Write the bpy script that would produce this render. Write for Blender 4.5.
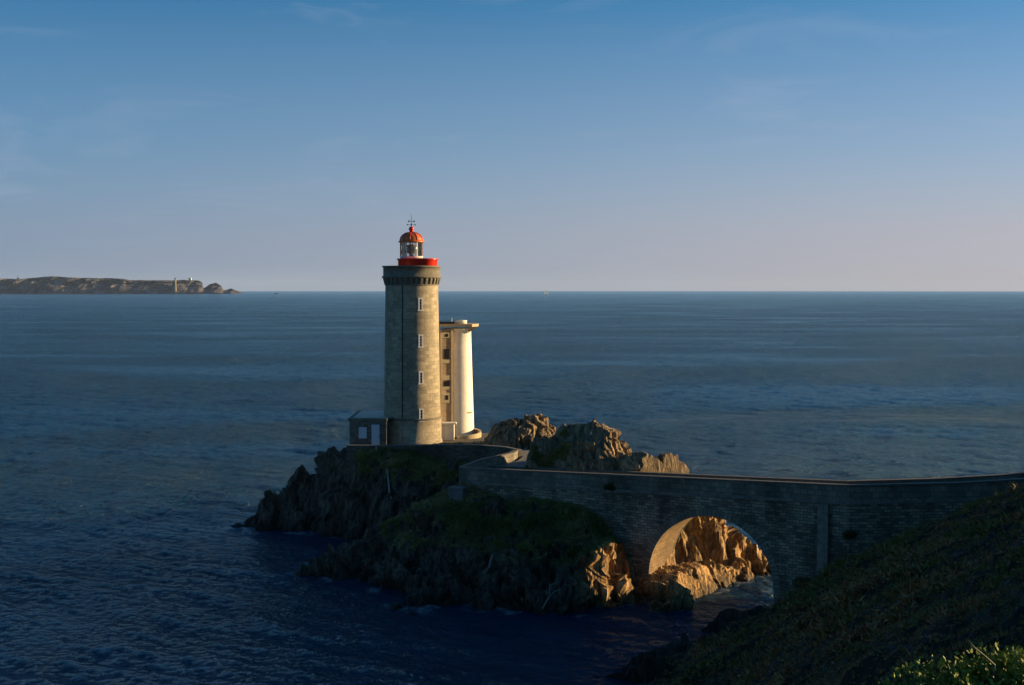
import bpy, bmesh, math, random
import numpy as np
from mathutils import Vector, Matrix
random.seed(7)
R = math.radians
scene = bpy.context.scene
for o in list(bpy.data.objects): bpy.data.objects.remove(o)

# ------------------------------------------------------------------ camera, sky, sun, exposure
CAM_Z, F = 28.0, 1250.0
PITCH = math.atan(54.9 / F)
cam_d = bpy.data.cameras.new('camera'); cam = bpy.data.objects.new('camera', cam_d)
scene.collection.objects.link(cam); scene.camera = cam
cam.location = (0, 0, CAM_Z); cam.rotation_euler = (R(90) - PITCH, 0, 0)
cam_d.sensor_width = 36; cam_d.lens = 36 * F / 1024; cam_d.clip_start = 0.2; cam_d.clip_end = 80000
scene.render.resolution_x = 1024; scene.render.resolution_y = 685
SUN_AZ, SUN_EL = R(14), R(9.5)            # azimuth measured from +X towards +Y
sun_dir = Vector((math.cos(SUN_AZ) * math.cos(SUN_EL), math.sin(SUN_AZ) * math.cos(SUN_EL), math.sin(SUN_EL)))
world = bpy.data.worlds.new('World'); scene.world = world; world.use_nodes = True
wn, wl = world.node_tree.nodes, world.node_tree.links
bgn = wn['Background']; bgn.inputs['Strength'].default_value = 0.055
sky = wn.new('ShaderNodeTexSky'); sky.sky_type = 'NISHITA'; sky.sun_disc = False
sky.sun_elevation = SUN_EL; sky.sun_rotation = R(90) - SUN_AZ
sky.altitude = 0; sky.air_density = 0.62; sky.dust_density = 0.3; sky.ozone_density = 6.0
SKY_S = 0.076; bgn.inputs['Strength'].default_value = SKY_S
tc = wn.new('ShaderNodeTexCoord'); sepw = wn.new('ShaderNodeSeparateXYZ'); wl.new(tc.outputs['Generated'], sepw.inputs[0])
# lavender evening haze low in the sky, warmer towards the sun
def lin(c): return tuple(((v / 255 + 0.055) / 1.055) ** 2.4 / 0.15 for v in c) + (1,)
side = wn.new('ShaderNodeValToRGB'); mrx = wn.new('ShaderNodeMapRange'); mrx.inputs[1].default_value = -0.45; mrx.inputs[2].default_value = 0.45
wl.new(sepw.outputs[0], mrx.inputs[0]); wl.new(mrx.outputs[0], side.inputs[0])
side.color_ramp.elements[0].color = lin((128, 141, 165)); side.color_ramp.elements[1].color = lin((186, 174, 180))
e_ = side.color_ramp.elements.new(0.5); e_.color = lin((156, 158, 173))
low = wn.new('ShaderNodeValToRGB'); wl.new(sepw.outputs[2], low.inputs[0])
for p_, v_ in ((0.0, .96), (0.045, .87), (0.11, .52), (0.22, .10)):
    e_ = low.color_ramp.elements.new(p_) if p_ not in (0.0,) else low.color_ramp.elements[0]; e_.color = (v_, v_, v_, 1)
low.color_ramp.elements[-1].position = 0.5; low.color_ramp.elements[-1].color = (0, 0, 0, 1)
mh = wn.new('ShaderNodeMix'); mh.data_type = 'RGBA'; wl.new(low.outputs[0], mh.inputs[0]); tint = wn.new('ShaderNodeMix'); tint.data_type = 'RGBA'; tint.blend_type = 'MULTIPLY'; tint.inputs[0].default_value = 1; tint.inputs[7].default_value = (0.42, 1.08, 0.82, 1)
wl.new(sky.outputs[0], tint.inputs[6]); wl.new(tint.outputs[2], mh.inputs[6]); wl.new(side.outputs[0], mh.inputs[7])
# faint cirrus wisps high up
mp = wn.new('ShaderNodeMapping'); mp.inputs['Scale'].default_value = (2.6, 2.6, 11.0); mp.inputs['Location'].default_value = (1.9, 0.3, 0.4)
mp.inputs['Rotation'].default_value = (0, 0.22, 0.3)
nz = wn.new('ShaderNodeTexNoise'); nz.inputs['Scale'].default_value = 1.7; nz.inputs['Detail'].default_value = 9
nz.inputs['Roughness'].default_value = 0.6; nz.inputs['Distortion'].default_value = 0.9
rp = wn.new('ShaderNodeValToRGB'); rp.color_ramp.elements[0].position = 0.54; rp.color_ramp.elements[1].position = 0.80
rp.color_ramp.elements[0].color = (0, 0, 0, 1); rp.color_ramp.elements[1].color = (0.30, 0.30, 0.30, 1)
mixw = wn.new('ShaderNodeMix'); mixw.data_type = 'RGBA'; mixw.inputs[7].default_value = lin((165, 175, 195))
wl.new(tc.outputs['Generated'], mp.inputs[0]); wl.new(mp.outputs[0], nz.inputs[0]); wl.new(nz.outputs[0], rp.inputs[0])
wl.new(rp.outputs[0], mixw.inputs[0]); wl.new(mh.outputs[2], mixw.inputs[6]); wl.new(mixw.outputs[2], bgn.inputs['Color'])
sd = bpy.data.lights.new('sun', 'SUN'); sd.energy = 5.0; sd.angle = R(0.6); sd.color = (1.0, 0.69, 0.34)
so = bpy.data.objects.new('sun', sd); scene.collection.objects.link(so)
so.rotation_euler = (-sun_dir).to_track_quat('-Z', 'Y').to_euler()
scene.view_settings.view_transform = 'Standard'; scene.view_settings.look = 'None'
scene.view_settings.exposure = 1.12; scene.view_settings.gamma = 1.0
scene.render.engine = 'CYCLES'; scene.cycles.max_bounces = 5

# ------------------------------------------------------------------ helpers
CP, SP = math.cos(PITCH), math.sin(PITCH)
def at(px, py, Y):
    u = (px - 512) / F; v = (342.5 - py) / F
    dy = CP + v * SP; t = Y / dy
    return (u * t, Y, CAM_Z + (v * CP - SP) * t)
def zy(py, Y): return at(512, py, Y)[2]
def xx(px, Y): return at(px, 342, Y)[0]
COL = scene.collection
def tag(o, label=None, cat=None, group=None, kind=None):
    if label: o['label'] = label
    if cat: o['category'] = cat
    if group: o['group'] = group
    if kind: o['kind'] = kind
    return o
def empty(name, loc, rz=0):
    o = bpy.data.objects.new(name, None); COL.objects.link(o); o.location = loc; o.rotation_euler = (0, 0, rz)
    o.empty_display_size = 0.3
    return o
def link(name, me, mat, parent=None, keep=True):
    o = bpy.data.objects.new(name, me); COL.objects.link(o)
    if mat is not None:
        me.materials.clear(); me.materials.append(mat)
    if parent is not None:
        o.parent = parent
        if keep: o.matrix_parent_inverse = parent_world(parent).inverted()
    return o
def parent_world(p):
    m = Matrix.LocRotScale(p.location, p.rotation_euler, p.scale)
    if p.parent: m = parent_world(p.parent) @ p.matrix_parent_inverse @ m
    return m
class MB:
    """collects shapes (world coordinates) and links them as one mesh with metric UVs"""
    def __init__(s): s.bm = bmesh.new(); s.uv = s.bm.loops.layers.uv.new('UVMap')
    def face(s, vs, uvs=None, smooth=False):
        try: f = s.bm.faces.new(vs)
        except ValueError: return None
        f.smooth = smooth
        if uvs:
            for l, u in zip(f.loops, uvs): l[s.uv].uv = u
        return f
    def quad(s, pts, uvs=None, smooth=False):
        return s.face([s.bm.verts.new(p) for p in pts], uvs, smooth)
    def box(s, c, size, rz=0, rot=None, taper=1.0):
        hx, hy, hz = size[0] / 2, size[1] / 2, size[2] / 2
        M = rot if rot is not None else Matrix.Rotation(rz, 3, 'Z')
        P = []
        for z in (-1, 1):
            k = taper if z > 0 else 1
            for x, y in ((-1, -1), (1, -1), (1, 1), (-1, 1)):
                P.append(Vector(c) + M @ Vector((x * hx * k, y * hy * k, z * hz)))
        V = [s.bm.verts.new(p) for p in P]
        for idx, (w, h) in (((0, 1, 5, 4), (0, 2)), ((1, 2, 6, 5), (1, 2)), ((2, 3, 7, 6), (0, 2)), ((3, 0, 4, 7), (1, 2)), ((4, 5, 6, 7), (0, 1)), ((3, 2, 1, 0), (0, 1))):
            W = size[w]; H = size[h]
            s.face([V[i] for i in idx], [(0, 0), (W, 0), (W, H), (0, H)])
        return s
    def lathe(s, cx, cy, prof, n=48, a0=0, a1=2 * math.pi, cap=True, smooth=True, sx=1.0):
        full = abs(a1 - a0 - 2 * math.pi) < 1e-6
        m = n if full else n + 1
        rings = []
        for (r, z) in prof:
            rings.append([s.bm.verts.new((cx + sx * r * math.cos(a0 + (a1 - a0) * i / n), cy + r * math.sin(a0 + (a1 - a0) * i / n), z)) for i in range(m)])
        L = 0
        for k in range(len(prof) - 1):
            dz = math.hypot(prof[k + 1][0] - prof[k][0], prof[k + 1][1] - prof[k][1])
            rr = max(prof[k][0], prof[k + 1][0])
            for i in range(n):
                j = (i + 1) % m
                u0 = rr * (a0 + (a1 - a0) * i / n); u1 = rr * (a0 + (a1 - a0) * (i + 1) / n)
                s.face([rings[k][i], rings[k][j], rings[k + 1][j], rings[k + 1][i]], [(u0, prof[k][1]), (u1, prof[k][1]), (u1, prof[k + 1][1] if abs(prof[k+1][1]-prof[k][1])>1e-4 else prof[k][1]+dz), (u0, prof[k + 1][1] if abs(prof[k+1][1]-prof[k][1])>1e-4 else prof[k][1]+dz)], smooth)
        if cap and full:
            if prof[-1][0] > 1e-3: s.face(rings[-1])
            if prof[0][0] > 1e-3: s.face(list(reversed(rings[0])))
        return s
    def tube(s, pts, r, n=8, r1=None):
        pts = [Vector(p) for p in pts]; rings = []
        for k, p in enumerate(pts):
            d = (pts[min(k + 1, len(pts) - 1)] - pts[max(k - 1, 0)]).normalized()
            a = d.orthogonal().normalized(); b = d.cross(a)
            rr = r if r1 is None else r + (r1 - r) * k / (len(pts) - 1)
            rings.append([s.bm.verts.new(p + rr * (math.cos(2 * math.pi * i / n) * a + math.sin(2 * math.pi * i / n) * b)) for i in range(n)])
        for k in range(len(pts) - 1):
            # orthogonal() can flip between rings; pick the best offset
            off = min(range(n), key=lambda o: sum((rings[k][i].co - rings[k + 1][(i + o) % n].co).length for i in range(n)))
            rings[k + 1] = rings[k + 1][off:] + rings[k + 1][:off]
            for i in range(n): s.face([rings[k][i], rings[k][(i + 1) % n], rings[k + 1][(i + 1) % n], rings[k + 1][i]], smooth=True)
        s.face(rings[0][::-1]); s.face(rings[-1])
        return s
    def sphere(s, c, r, seg=16, sc=(1, 1, 1)):
        g = bmesh.ops.create_uvsphere(s.bm, u_segments=seg, v_segments=seg // 2, radius=r, matrix=Matrix.Translation(c) @ Matrix.Diagonal((*sc, 1)))
        for v in g['verts']:
            for f in v.link_faces: f.smooth = True
        return s
    def prism(s, poly, z0, z1):
        """vertical extrusion of a plan polygon; UVs run along the outline"""
        n = len(poly)
        area = sum(poly[i][0] * poly[(i + 1) % n][1] - poly[(i + 1) % n][0] * poly[i][1] for i in range(n))
        if area < 0: poly = poly[::-1]
        zz0 = z0 if isinstance(z0, (list, tuple)) else [z0] * n
        zz1 = z1 if isinstance(z1, (list, tuple)) else [z1] * n
        if area < 0: zz0 = list(zz0)[::-1]; zz1 = list(zz1)[::-1]
        B = [s.bm.verts.new((p[0], p[1], z)) for p, z in zip(poly, zz0)]
        T = [s.bm.verts.new((p[0], p[1], z)) for p, z in zip(poly, zz1)]
        u = 0
        for i in range(n):
            j = (i + 1) % n; L = math.dist(poly[i], poly[j])
            s.face([B[i], B[j], T[j], T[i]], [(u, zz0[i]), (u + L, zz0[j]), (u + L, zz1[j]), (u, zz1[i])]); u += L
        s.face(T, [(p[0], p[1]) for p in poly]); s.face(B[::-1], [(p[0], p[1]) for p in poly][::-1])
        return s
    def build(s, name, mat, parent=None):
        bmesh.ops.recalc_face_normals(s.bm, faces=s.bm.faces) if False else None
        me = bpy.data.meshes.new(name); s.bm.to_mesh(me); s.bm.free()
        return link(name, me, mat, parent)

def ribbon_poly(line, w0, w1):
    """plan outline of a wall following a polyline, from offset w0 to w1 on its left"""
    L, Rr = [], []
    for i, p in enumerate(line):
        a = Vector(line[max(i - 1, 0)][:2]); b = Vector(line[min(i + 1, len(line) - 1)][:2])
        d = (b - a).normalized(); n = Vector((-d.y, d.x))
        L.append((p[0] + n.x * w1, p[1] + n.y * w1)); Rr.append((p[0] + n.x * w0, p[1] + n.y * w0))
    return L, Rr
def wall_strip(mb, line, w0, w1, zb, zt):
    """solid wall along a polyline; zb / zt per vertex"""
    L, Q = ribbon_poly(line, w0, w1); n = len(line)
    zb = zb if isinstance(zb, (list, tuple)) else [zb] * n
    zt = zt if isinstance(zt, (list, tuple)) else [zt] * n
    V = lambda p, z: mb.bm.verts.new((p[0], p[1], z))
    lb = [V(L[i], zb[i]) for i in range(n)]; lt = [V(L[i], zt[i]) for i in range(n)]
    qb = [V(Q[i], zb[i]) for i in range(n)]; qt = [V(Q[i], zt[i]) for i in range(n)]
    u = 0
    for i in range(n - 1):
        d = math.dist(Q[i], Q[i + 1]); w = abs(w1 - w0)
        mb.face([qb[i], qb[i + 1], qt[i + 1], qt[i]], [(u, zb[i]), (u + d, zb[i + 1]), (u + d, zt[i + 1]), (u, zt[i])])
        mb.face([lb[i + 1], lb[i], lt[i], lt[i + 1]], [(u + d, zb[i + 1]), (u, zb[i]), (u, zt[i]), (u + d, zt[i + 1])])
        mb.face([qt[i], qt[i + 1], lt[i + 1], lt[i]], [(u, 0), (u + d, 0), (u + d, w), (u, w)])
        mb.face([qb[i + 1], qb[i], lb[i], lb[i + 1]], [(u, 0), (u + d, 0), (u + d, w), (u, w)])
        u += d
    mb.face([qb[0], qt[0], lt[0], lb[0]]); mb.face([qb[-1], lb[-1], lt[-1], qt[-1]])

# ------------------------------------------------------------------ numpy noise
def _h(ix, iy, iz, s):
    with np.errstate(over='ignore'):
        h = (ix.astype(np.uint32) * np.uint32(374761393) + iy.astype(np.uint32) * np.uint32(668265263) + iz.astype(np.uint32) * np.uint32(2147483647 & 1274126177) + np.uint32(s * 97 + 13))
        h = (h ^ (h >> np.uint32(13))) * np.uint32(1274126177); h = h ^ (h >> np.uint32(16))
        h = h * np.uint32(2246822519); h = h ^ (h >> np.uint32(15))
    return (h & np.uint32(0xffffff)).astype(np.float64) / 0xffffff
def vnoise(p, s=0):
    i = np.floor(p).astype(np.int64); f = p - i; f = f * f * (3 - 2 * f); i = i + 100000
    r = 0
    for dx in (0, 1):
        wx = f[:, 0] if dx else 1 - f[:, 0]
        for dy in (0, 1):
            wy = f[:, 1] if dy else 1 - f[:, 1]
            for dz in (0, 1):
                wz = f[:, 2] if dz else 1 - f[:, 2]
                r = r + wx * wy * wz * _h(i[:, 0] + dx, i[:, 1] + dy, i[:, 2] + dz, s)
    return r * 2 - 1
def fbm(p, o=4, s=0, g=0.5):
    a, t, r = 1.0, 0.0, 0
    for k in range(o):
        r = r + a * vnoise(p * 2 ** k + 17.3 * k, s + k); t += a; a *= g
    return r / t
def ridged(p, o=4, s=0):
    a, t, r = 1.0, 0.0, 0
    for k in range(o):
        r = r + a * (1 - 2 * np.abs(vnoise(p * 2 ** k + 9.1 * k, s + k))); t += a; a *= 0.5
    return r / t
def cells(p, s=0):
    """worley: f1, f2 and a random value of the nearest cell"""
    i0 = np.floor(p).astype(np.int64)
    f1 = np.full(len(p), 9.0); f2 = f1.copy(); rv = np.zeros(len(p)); tl = np.zeros(len(p))
    for dx in (-1, 0, 1):
        for dy in (-1, 0, 1):
            for dz in (-1, 0, 1):
                c = i0 + np.array([dx, dy, dz]); k = c + 100000
                q = c + np.stack([_h(k[:, 0], k[:, 1], k[:, 2], s + 1), _h(k[:, 0], k[:, 1], k[:, 2], s + 2), _h(k[:, 0], k[:, 1], k[:, 2], s + 3)], 1)
                d = np.sqrt(((q - p) ** 2).sum(1)); v = _h(k[:, 0], k[:, 1], k[:, 2], s + 4)
                near = d < f1
                g = np.stack([_h(k[:, 0], k[:, 1], k[:, 2], s + 5), _h(k[:, 0], k[:, 1], k[:, 2], s + 6), _h(k[:, 0], k[:, 1], k[:, 2], s + 7)], 1) * 2 - 1
                tl = np.where(near, ((p - q) * g).sum(1), tl)
                f2 = np.where(near, f1, np.minimum(f2, d)); rv = np.where(near, v, rv); f1 = np.where(near, d, f1)
    return f1, f2, rv, tl
def rbf(ctrl, XY):
    """interpolates scattered heights with a linear kernel"""
    c = np.array(ctrl, float); P = c[:, :2]; n = len(P)
    D = np.sqrt(((P[:, None] - P[None]) ** 2).sum(2)); D = np.sqrt(D ** 2 + 0.6)
    A = np.zeros((n + 1, n + 1)); A[:n, :n] = D; A[:n, n] = 1; A[n, :n] = 1
    w = np.linalg.solve(A, np.append(c[:, 2], 0))
    out = np.zeros(len(XY))
    for k in range(0, len(XY), 20000):
        q = XY[k:k + 20000]; d = np.sqrt(((q[:, None] - P[None]) ** 2).sum(2) + 0.6); out[k:k + 20000] = d @ w[:n] + w[n]
    return out
def smoothstep(a, b, x):
    t = np.clip((x - a) / (b - a), 0, 1); return t * t * (3 - 2 * t)
def grid_mesh(name, V, nx, ny, smooth=False, attrs=None):
    i = np.arange(nx - 1); j = np.arange(ny - 1); I, J = np.meshgrid(i, j, indexing='ij')
    a = (I * ny + J).ravel(); F4 = np.stack([a, a + ny, a + ny + 1, a + 1], 1)
    return raw_mesh(name, V, F4, smooth, attrs)
def raw_mesh(name, V, Fc, smooth=False, attrs=None):
    me = bpy.data.meshes.new(name); k = Fc.shape[1]
    me.vertices.add(len(V)); me.vertices.foreach_set('co', np.ascontiguousarray(V, dtype=np.float32).ravel())
    me.loops.add(Fc.size); me.loops.foreach_set('vertex_index', np.ascontiguousarray(Fc, dtype=np.int32).ravel())
    me.polygons.add(len(Fc)); me.polygons.foreach_set('loop_start', np.arange(0, Fc.size, k, dtype=np.int32))
    me.update(calc_edges=True)
    me.polygons.foreach_set('use_smooth', np.full(len(Fc), smooth))
    for nme, arr in (attrs or {}).items():
        at_ = me.attributes.new(nme, 'FLOAT', 'POINT'); at_.data.foreach_set('value', np.ascontiguousarray(arr, dtype=np.float32))
    me.validate(); me.update()
    return me

# ------------------------------------------------------------------ materials
def M(name):
    m = bpy.data.materials.new(name); m.use_nodes = True
    return m, m.node_tree.nodes, m.node_tree.links, m.node_tree.nodes['Principled BSDF']
def ramp(n, stops, interp='LINEAR'):
    r = n.new('ShaderNodeValToRGB'); r.color_ramp.interpolation = interp
    while len(r.color_ramp.elements) < len(stops): r.color_ramp.elements.new(0.5)
    for e, (p, c) in zip(r.color_ramp.elements, stops): e.position = p; e.color = (*c, 1) if len(c) == 3 else c
    return r
def noise(n, l, scale, detail=6, rough=0.55, vec=None, dist=0):
    t = n.new('ShaderNodeTexNoise'); t.inputs['Scale'].default_value = scale; t.inputs['Detail'].default_value = detail
    t.inputs['Roughness'].default_value = rough; t.inputs['Distortion'].default_value = dist
    if vec is not None: l.new(vec, t.inputs['Vector'])
    return t
def mapping(n, l, src, scale=(1, 1, 1), rot=(0, 0, 0)):
    m = n.new('ShaderNodeMapping'); m.inputs['Scale'].default_value = scale; m.inputs['Rotation'].default_value = rot
    l.new(src, m.inputs[0]); return m.outputs[0]
def mix(n, l, fac, a, b, mode='MIX'):
    m = n.new('ShaderNodeMix'); m.data_type = 'RGBA'; m.blend_type = mode
    for sock, v in ((0, fac), (6, a), (7, b)):
        if isinstance(v, (int, float)): m.inputs[sock].default_value = v
        elif isinstance(v, tuple): m.inputs[sock].default_value = (*v, 1) if len(v) == 3 else v
        else: l.new(v, m.inputs[sock])
    return m.outputs[2]
def bump(n, l, h, strength=0.5, dist=0.1, normal=None):
    b = n.new('ShaderNodeBump'); b.inputs['Strength'].default_value = strength; b.inputs['Distance'].default_value = dist
    l.new(h, b.inputs['Height'])
    if normal is not None: l.new(normal, b.inputs['Normal'])
    return b.outputs[0]
def simple(name, col, rough=0.6, var=0.25, scale=3.0, metal=0.0, bumpd=0.01, streak=0.0):
    m, n, l, b = M(name); tc = n.new('ShaderNodeTexCoord'); v = tc.outputs['Object']
    t = noise(n, l, scale, 7, 0.6, v)
    lo = tuple(c * (1 - var) for c in col); hi = tuple(min(1, c * (1 + var)) for c in col)
    r = ramp(n, [(0.3, lo), (0.7, hi)]); l.new(t.outputs[0], r.inputs[0]); c = r.outputs[0]
    if streak:
        t2 = noise(n, l, 1.0, 5, 0.6, mapping(n, l, v, (2.2, 2.2, 0.12)))
        r2 = ramp(n, [(0.45, (1, 1, 1)), (0.75, (1 - streak,) * 3)]); l.new(t2.outputs[0], r2.inputs[0]); c = mix(n, l, 1.0, c, r2.outputs[0], 'MULTIPLY')
    l.new(c, b.inputs['Base Color']); b.inputs['Roughness'].default_value = rough; b.inputs['Metallic'].default_value = metal
    if bumpd: l.new(bump(n, l, t.outputs[0], 0.5, bumpd), b.inputs['Normal'])
    return m
def masonry(name, c1, c2, mortar, bw, bh, ms=0.012, stain=0.35, blocky=0.02, rough=0.85):
    m, n, l, b = M(name); uv = n.new('ShaderNodeUVMap').outputs[0]; tc = n.new('ShaderNodeTexCoord'); ob = tc.outputs['Object']
    wob = noise(n, l, 1.6, 3, 0.5, uv)
    add = n.new('ShaderNodeVectorMath'); add.operation = 'MULTIPLY_ADD'; l.new(wob.outputs[1], add.inputs[0])
    add.inputs[1].default_value = (0.16, 0.10, 0); l.new(uv, add.inputs[2])
    br = n.new('ShaderNodeTexBrick'); l.new(add.outputs[0], br.inputs[0])
    br.inputs['Scale'].default_value = 1; br.inputs['Brick Width'].default_value = bw; br.inputs['Row Height'].default_value = bh
    br.inputs['Mortar Size'].default_value = ms; br.inputs['Mortar Smooth'].default_value = 0.3
    br.inputs['Color1'].default_value = (0, 0, 0, 1); br.inputs['Color2'].default_value = (1, 1, 1, 1); br.inputs['Mortar'].default_value = (0.5, 0.5, 0.5, 1)
    cc = mix(n, l, br.outputs[0], c1, c2)
    t = noise(n, l, 5, 8, 0.65, ob); r = ramp(n, [(0.3, (0.72, 0.72, 0.72)), (0.7, (1.2, 1.2, 1.2))]); l.new(t.outputs[0], r.inputs[0])
    cc = mix(n, l, 1.0, cc, r.outputs[0], 'MULTIPLY')
    cc = mix(n, l, br.outputs[1], cc, mortar)
    t2 = noise(n, l, 0.35, 6, 0.6, mapping(n, l, ob, (1.2, 1.2, 0.35))); r2 = ramp(n, [(0.4, (1, 1, 1)), (0.68, (1 - stain,) * 3)]); l.new(t2.outputs[0], r2.inputs[0])
    cc = mix(n, l, 1.0, cc, r2.outputs[0], 'MULTIPLY')
    l.new(cc, b.inputs['Base Color']); b.inputs['Roughness'].default_value = rough
    inv = n.new('ShaderNodeMath'); inv.operation = 'SUBTRACT'; inv.inputs[0].default_value = 1; l.new(br.outputs[1], inv.inputs[1])
    n1 = bump(n, l, inv.outputs[0], 0.6, blocky); l.new(bump(n, l, t.outputs[0], 0.5, 0.03, n1), b.inputs['Normal'])
    return m

TOWER = masonry('tower granite', (0.26, 0.22, 0.15), (0.42, 0.355, 0.24), (0.19, 0.165, 0.12), 0.9, 0.42, 0.012, 0.3)
CORNICE = simple('weathered cornice granite', (0.15, 0.135, 0.10), 0.85, 0.35, 3, streak=0.3)
BRIDGE = masonry('bridge rubble stone', (0.12, 0.103, 0.075), (0.40, 0.33, 0.225), (0.10, 0.087, 0.065), 0.62, 0.26, 0.03, 0.7, 0.07)
PARAPET = masonry('parapet stone', (0.15, 0.132, 0.10), (0.27, 0.235, 0.175), (0.09, 0.08, 0.062), 0.62, 0.47, 0.024, 0.6, 0.04)
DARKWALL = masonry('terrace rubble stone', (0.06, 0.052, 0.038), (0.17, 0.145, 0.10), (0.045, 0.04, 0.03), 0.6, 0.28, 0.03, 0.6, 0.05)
ARCHST = masonry('arch voussoir stone', (0.15, 0.135, 0.10), (0.27, 0.235, 0.17), (0.05, 0.045, 0.036), 0.36, 2.0, 0.03, 0.4, 0.04)
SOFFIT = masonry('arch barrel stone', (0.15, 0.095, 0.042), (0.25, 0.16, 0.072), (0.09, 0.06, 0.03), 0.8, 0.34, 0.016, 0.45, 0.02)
STRING = simple('string course stone', (0.17, 0.155, 0.125), 0.85, 0.3, 2.0, bumpd=0.015, streak=0.4)
COPING = simple('coping stone', (0.095, 0.088, 0.074), 0.8, 0.25, 2.0, bumpd=0.015)
CONCRETE = simple('pale concrete', (0.14, 0.14, 0.13), 0.85, 0.2, 2.5, streak=0.35)
ROAD = simple('worn asphalt', (0.16, 0.16, 0.155), 0.9, 0.15, 0.8)
CREAM = simple('cream painted concrete', (0.80, 0.76, 0.65), 0.7, 0.08, 2.0, streak=0.22)
OCHRE = masonry('ochre brick infill', (0.38, 0.26, 0.15), (0.50, 0.36, 0.22), (0.40, 0.31, 0.20), 0.4, 0.14, 0.01, 0.4, 0.01)
SLAB = simple('slab concrete', (0.42, 0.34, 0.21), 0.8, 0.15, 2.0, streak=0.3)
WHITE = simple('white paint', (0.66, 0.65, 0.62), 0.5, 0.06, 4, bumpd=0.003)
SHUTTER = simple('pale grey painted boards', (0.50, 0.54, 0.60), 0.55, 0.06, 4, bumpd=0.004)
DARK = simple('dark opening', (0.012, 0.012, 0.014), 0.3, 0.2, 4, bumpd=0)
RED = simple('red gloss paint', (0.62, 0.028, 0.014), 0.28, 0.12, 3, bumpd=0.004)
DOME = simple('orange red dome paint', (0.62, 0.13, 0.025), 0.35, 0.15, 2.5, bumpd=0.006)
IRON = simple('dark iron', (0.03, 0.03, 0.035), 0.45, 0.2, 5, metal=0.6)
ZINC = simple('pale zinc roof', (0.30, 0.27, 0.22), 0.45, 0.12, 3, metal=0.2)
PIPE = simple('weathered pale pipe', (0.30, 0.32, 0.31), 0.6, 0.2, 4)
BARK = simple('bleached dead wood', (0.20, 0.19, 0.17), 0.8, 0.25, 6)
RUST = simple('rust brown paint', (0.16, 0.06, 0.03), 0.7, 0.3, 5)

def glass_mat():
    m, n, l, b = M('lantern glass'); out = n['Material Output']
    tr = n.new('ShaderNodeBsdfTransparent'); tr.inputs[0].default_value = (0.80, 0.84, 0.84, 1)
    gl = n.new('ShaderNodeBsdfGlossy'); gl.inputs['Roughness'].default_value = 0.04
    fr = n.new('ShaderNodeFresnel'); fr.inputs[0].default_value = 1.7
    mx = n.new('ShaderNodeMixShader'); l.new(fr.outputs[0], mx.inputs[0]); l.new(tr.outputs[0], mx.inputs[1]); l.new(gl.outputs[0], mx.inputs[2])
    l.new(mx.outputs[0], out.inputs[0]); return m
GLASS = glass_mat()
def optic_mat():
    m, n, l, b = M('fresnel lens glass'); b.inputs['Base Color'].default_value = (0.35, 0.38, 0.30, 1); b.inputs['Roughness'].default_value = 0.08
    b.inputs['Transmission Weight'].default_value = 0.55; b.inputs['IOR'].default_value = 1.5; return m
OPTIC = optic_mat()

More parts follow.
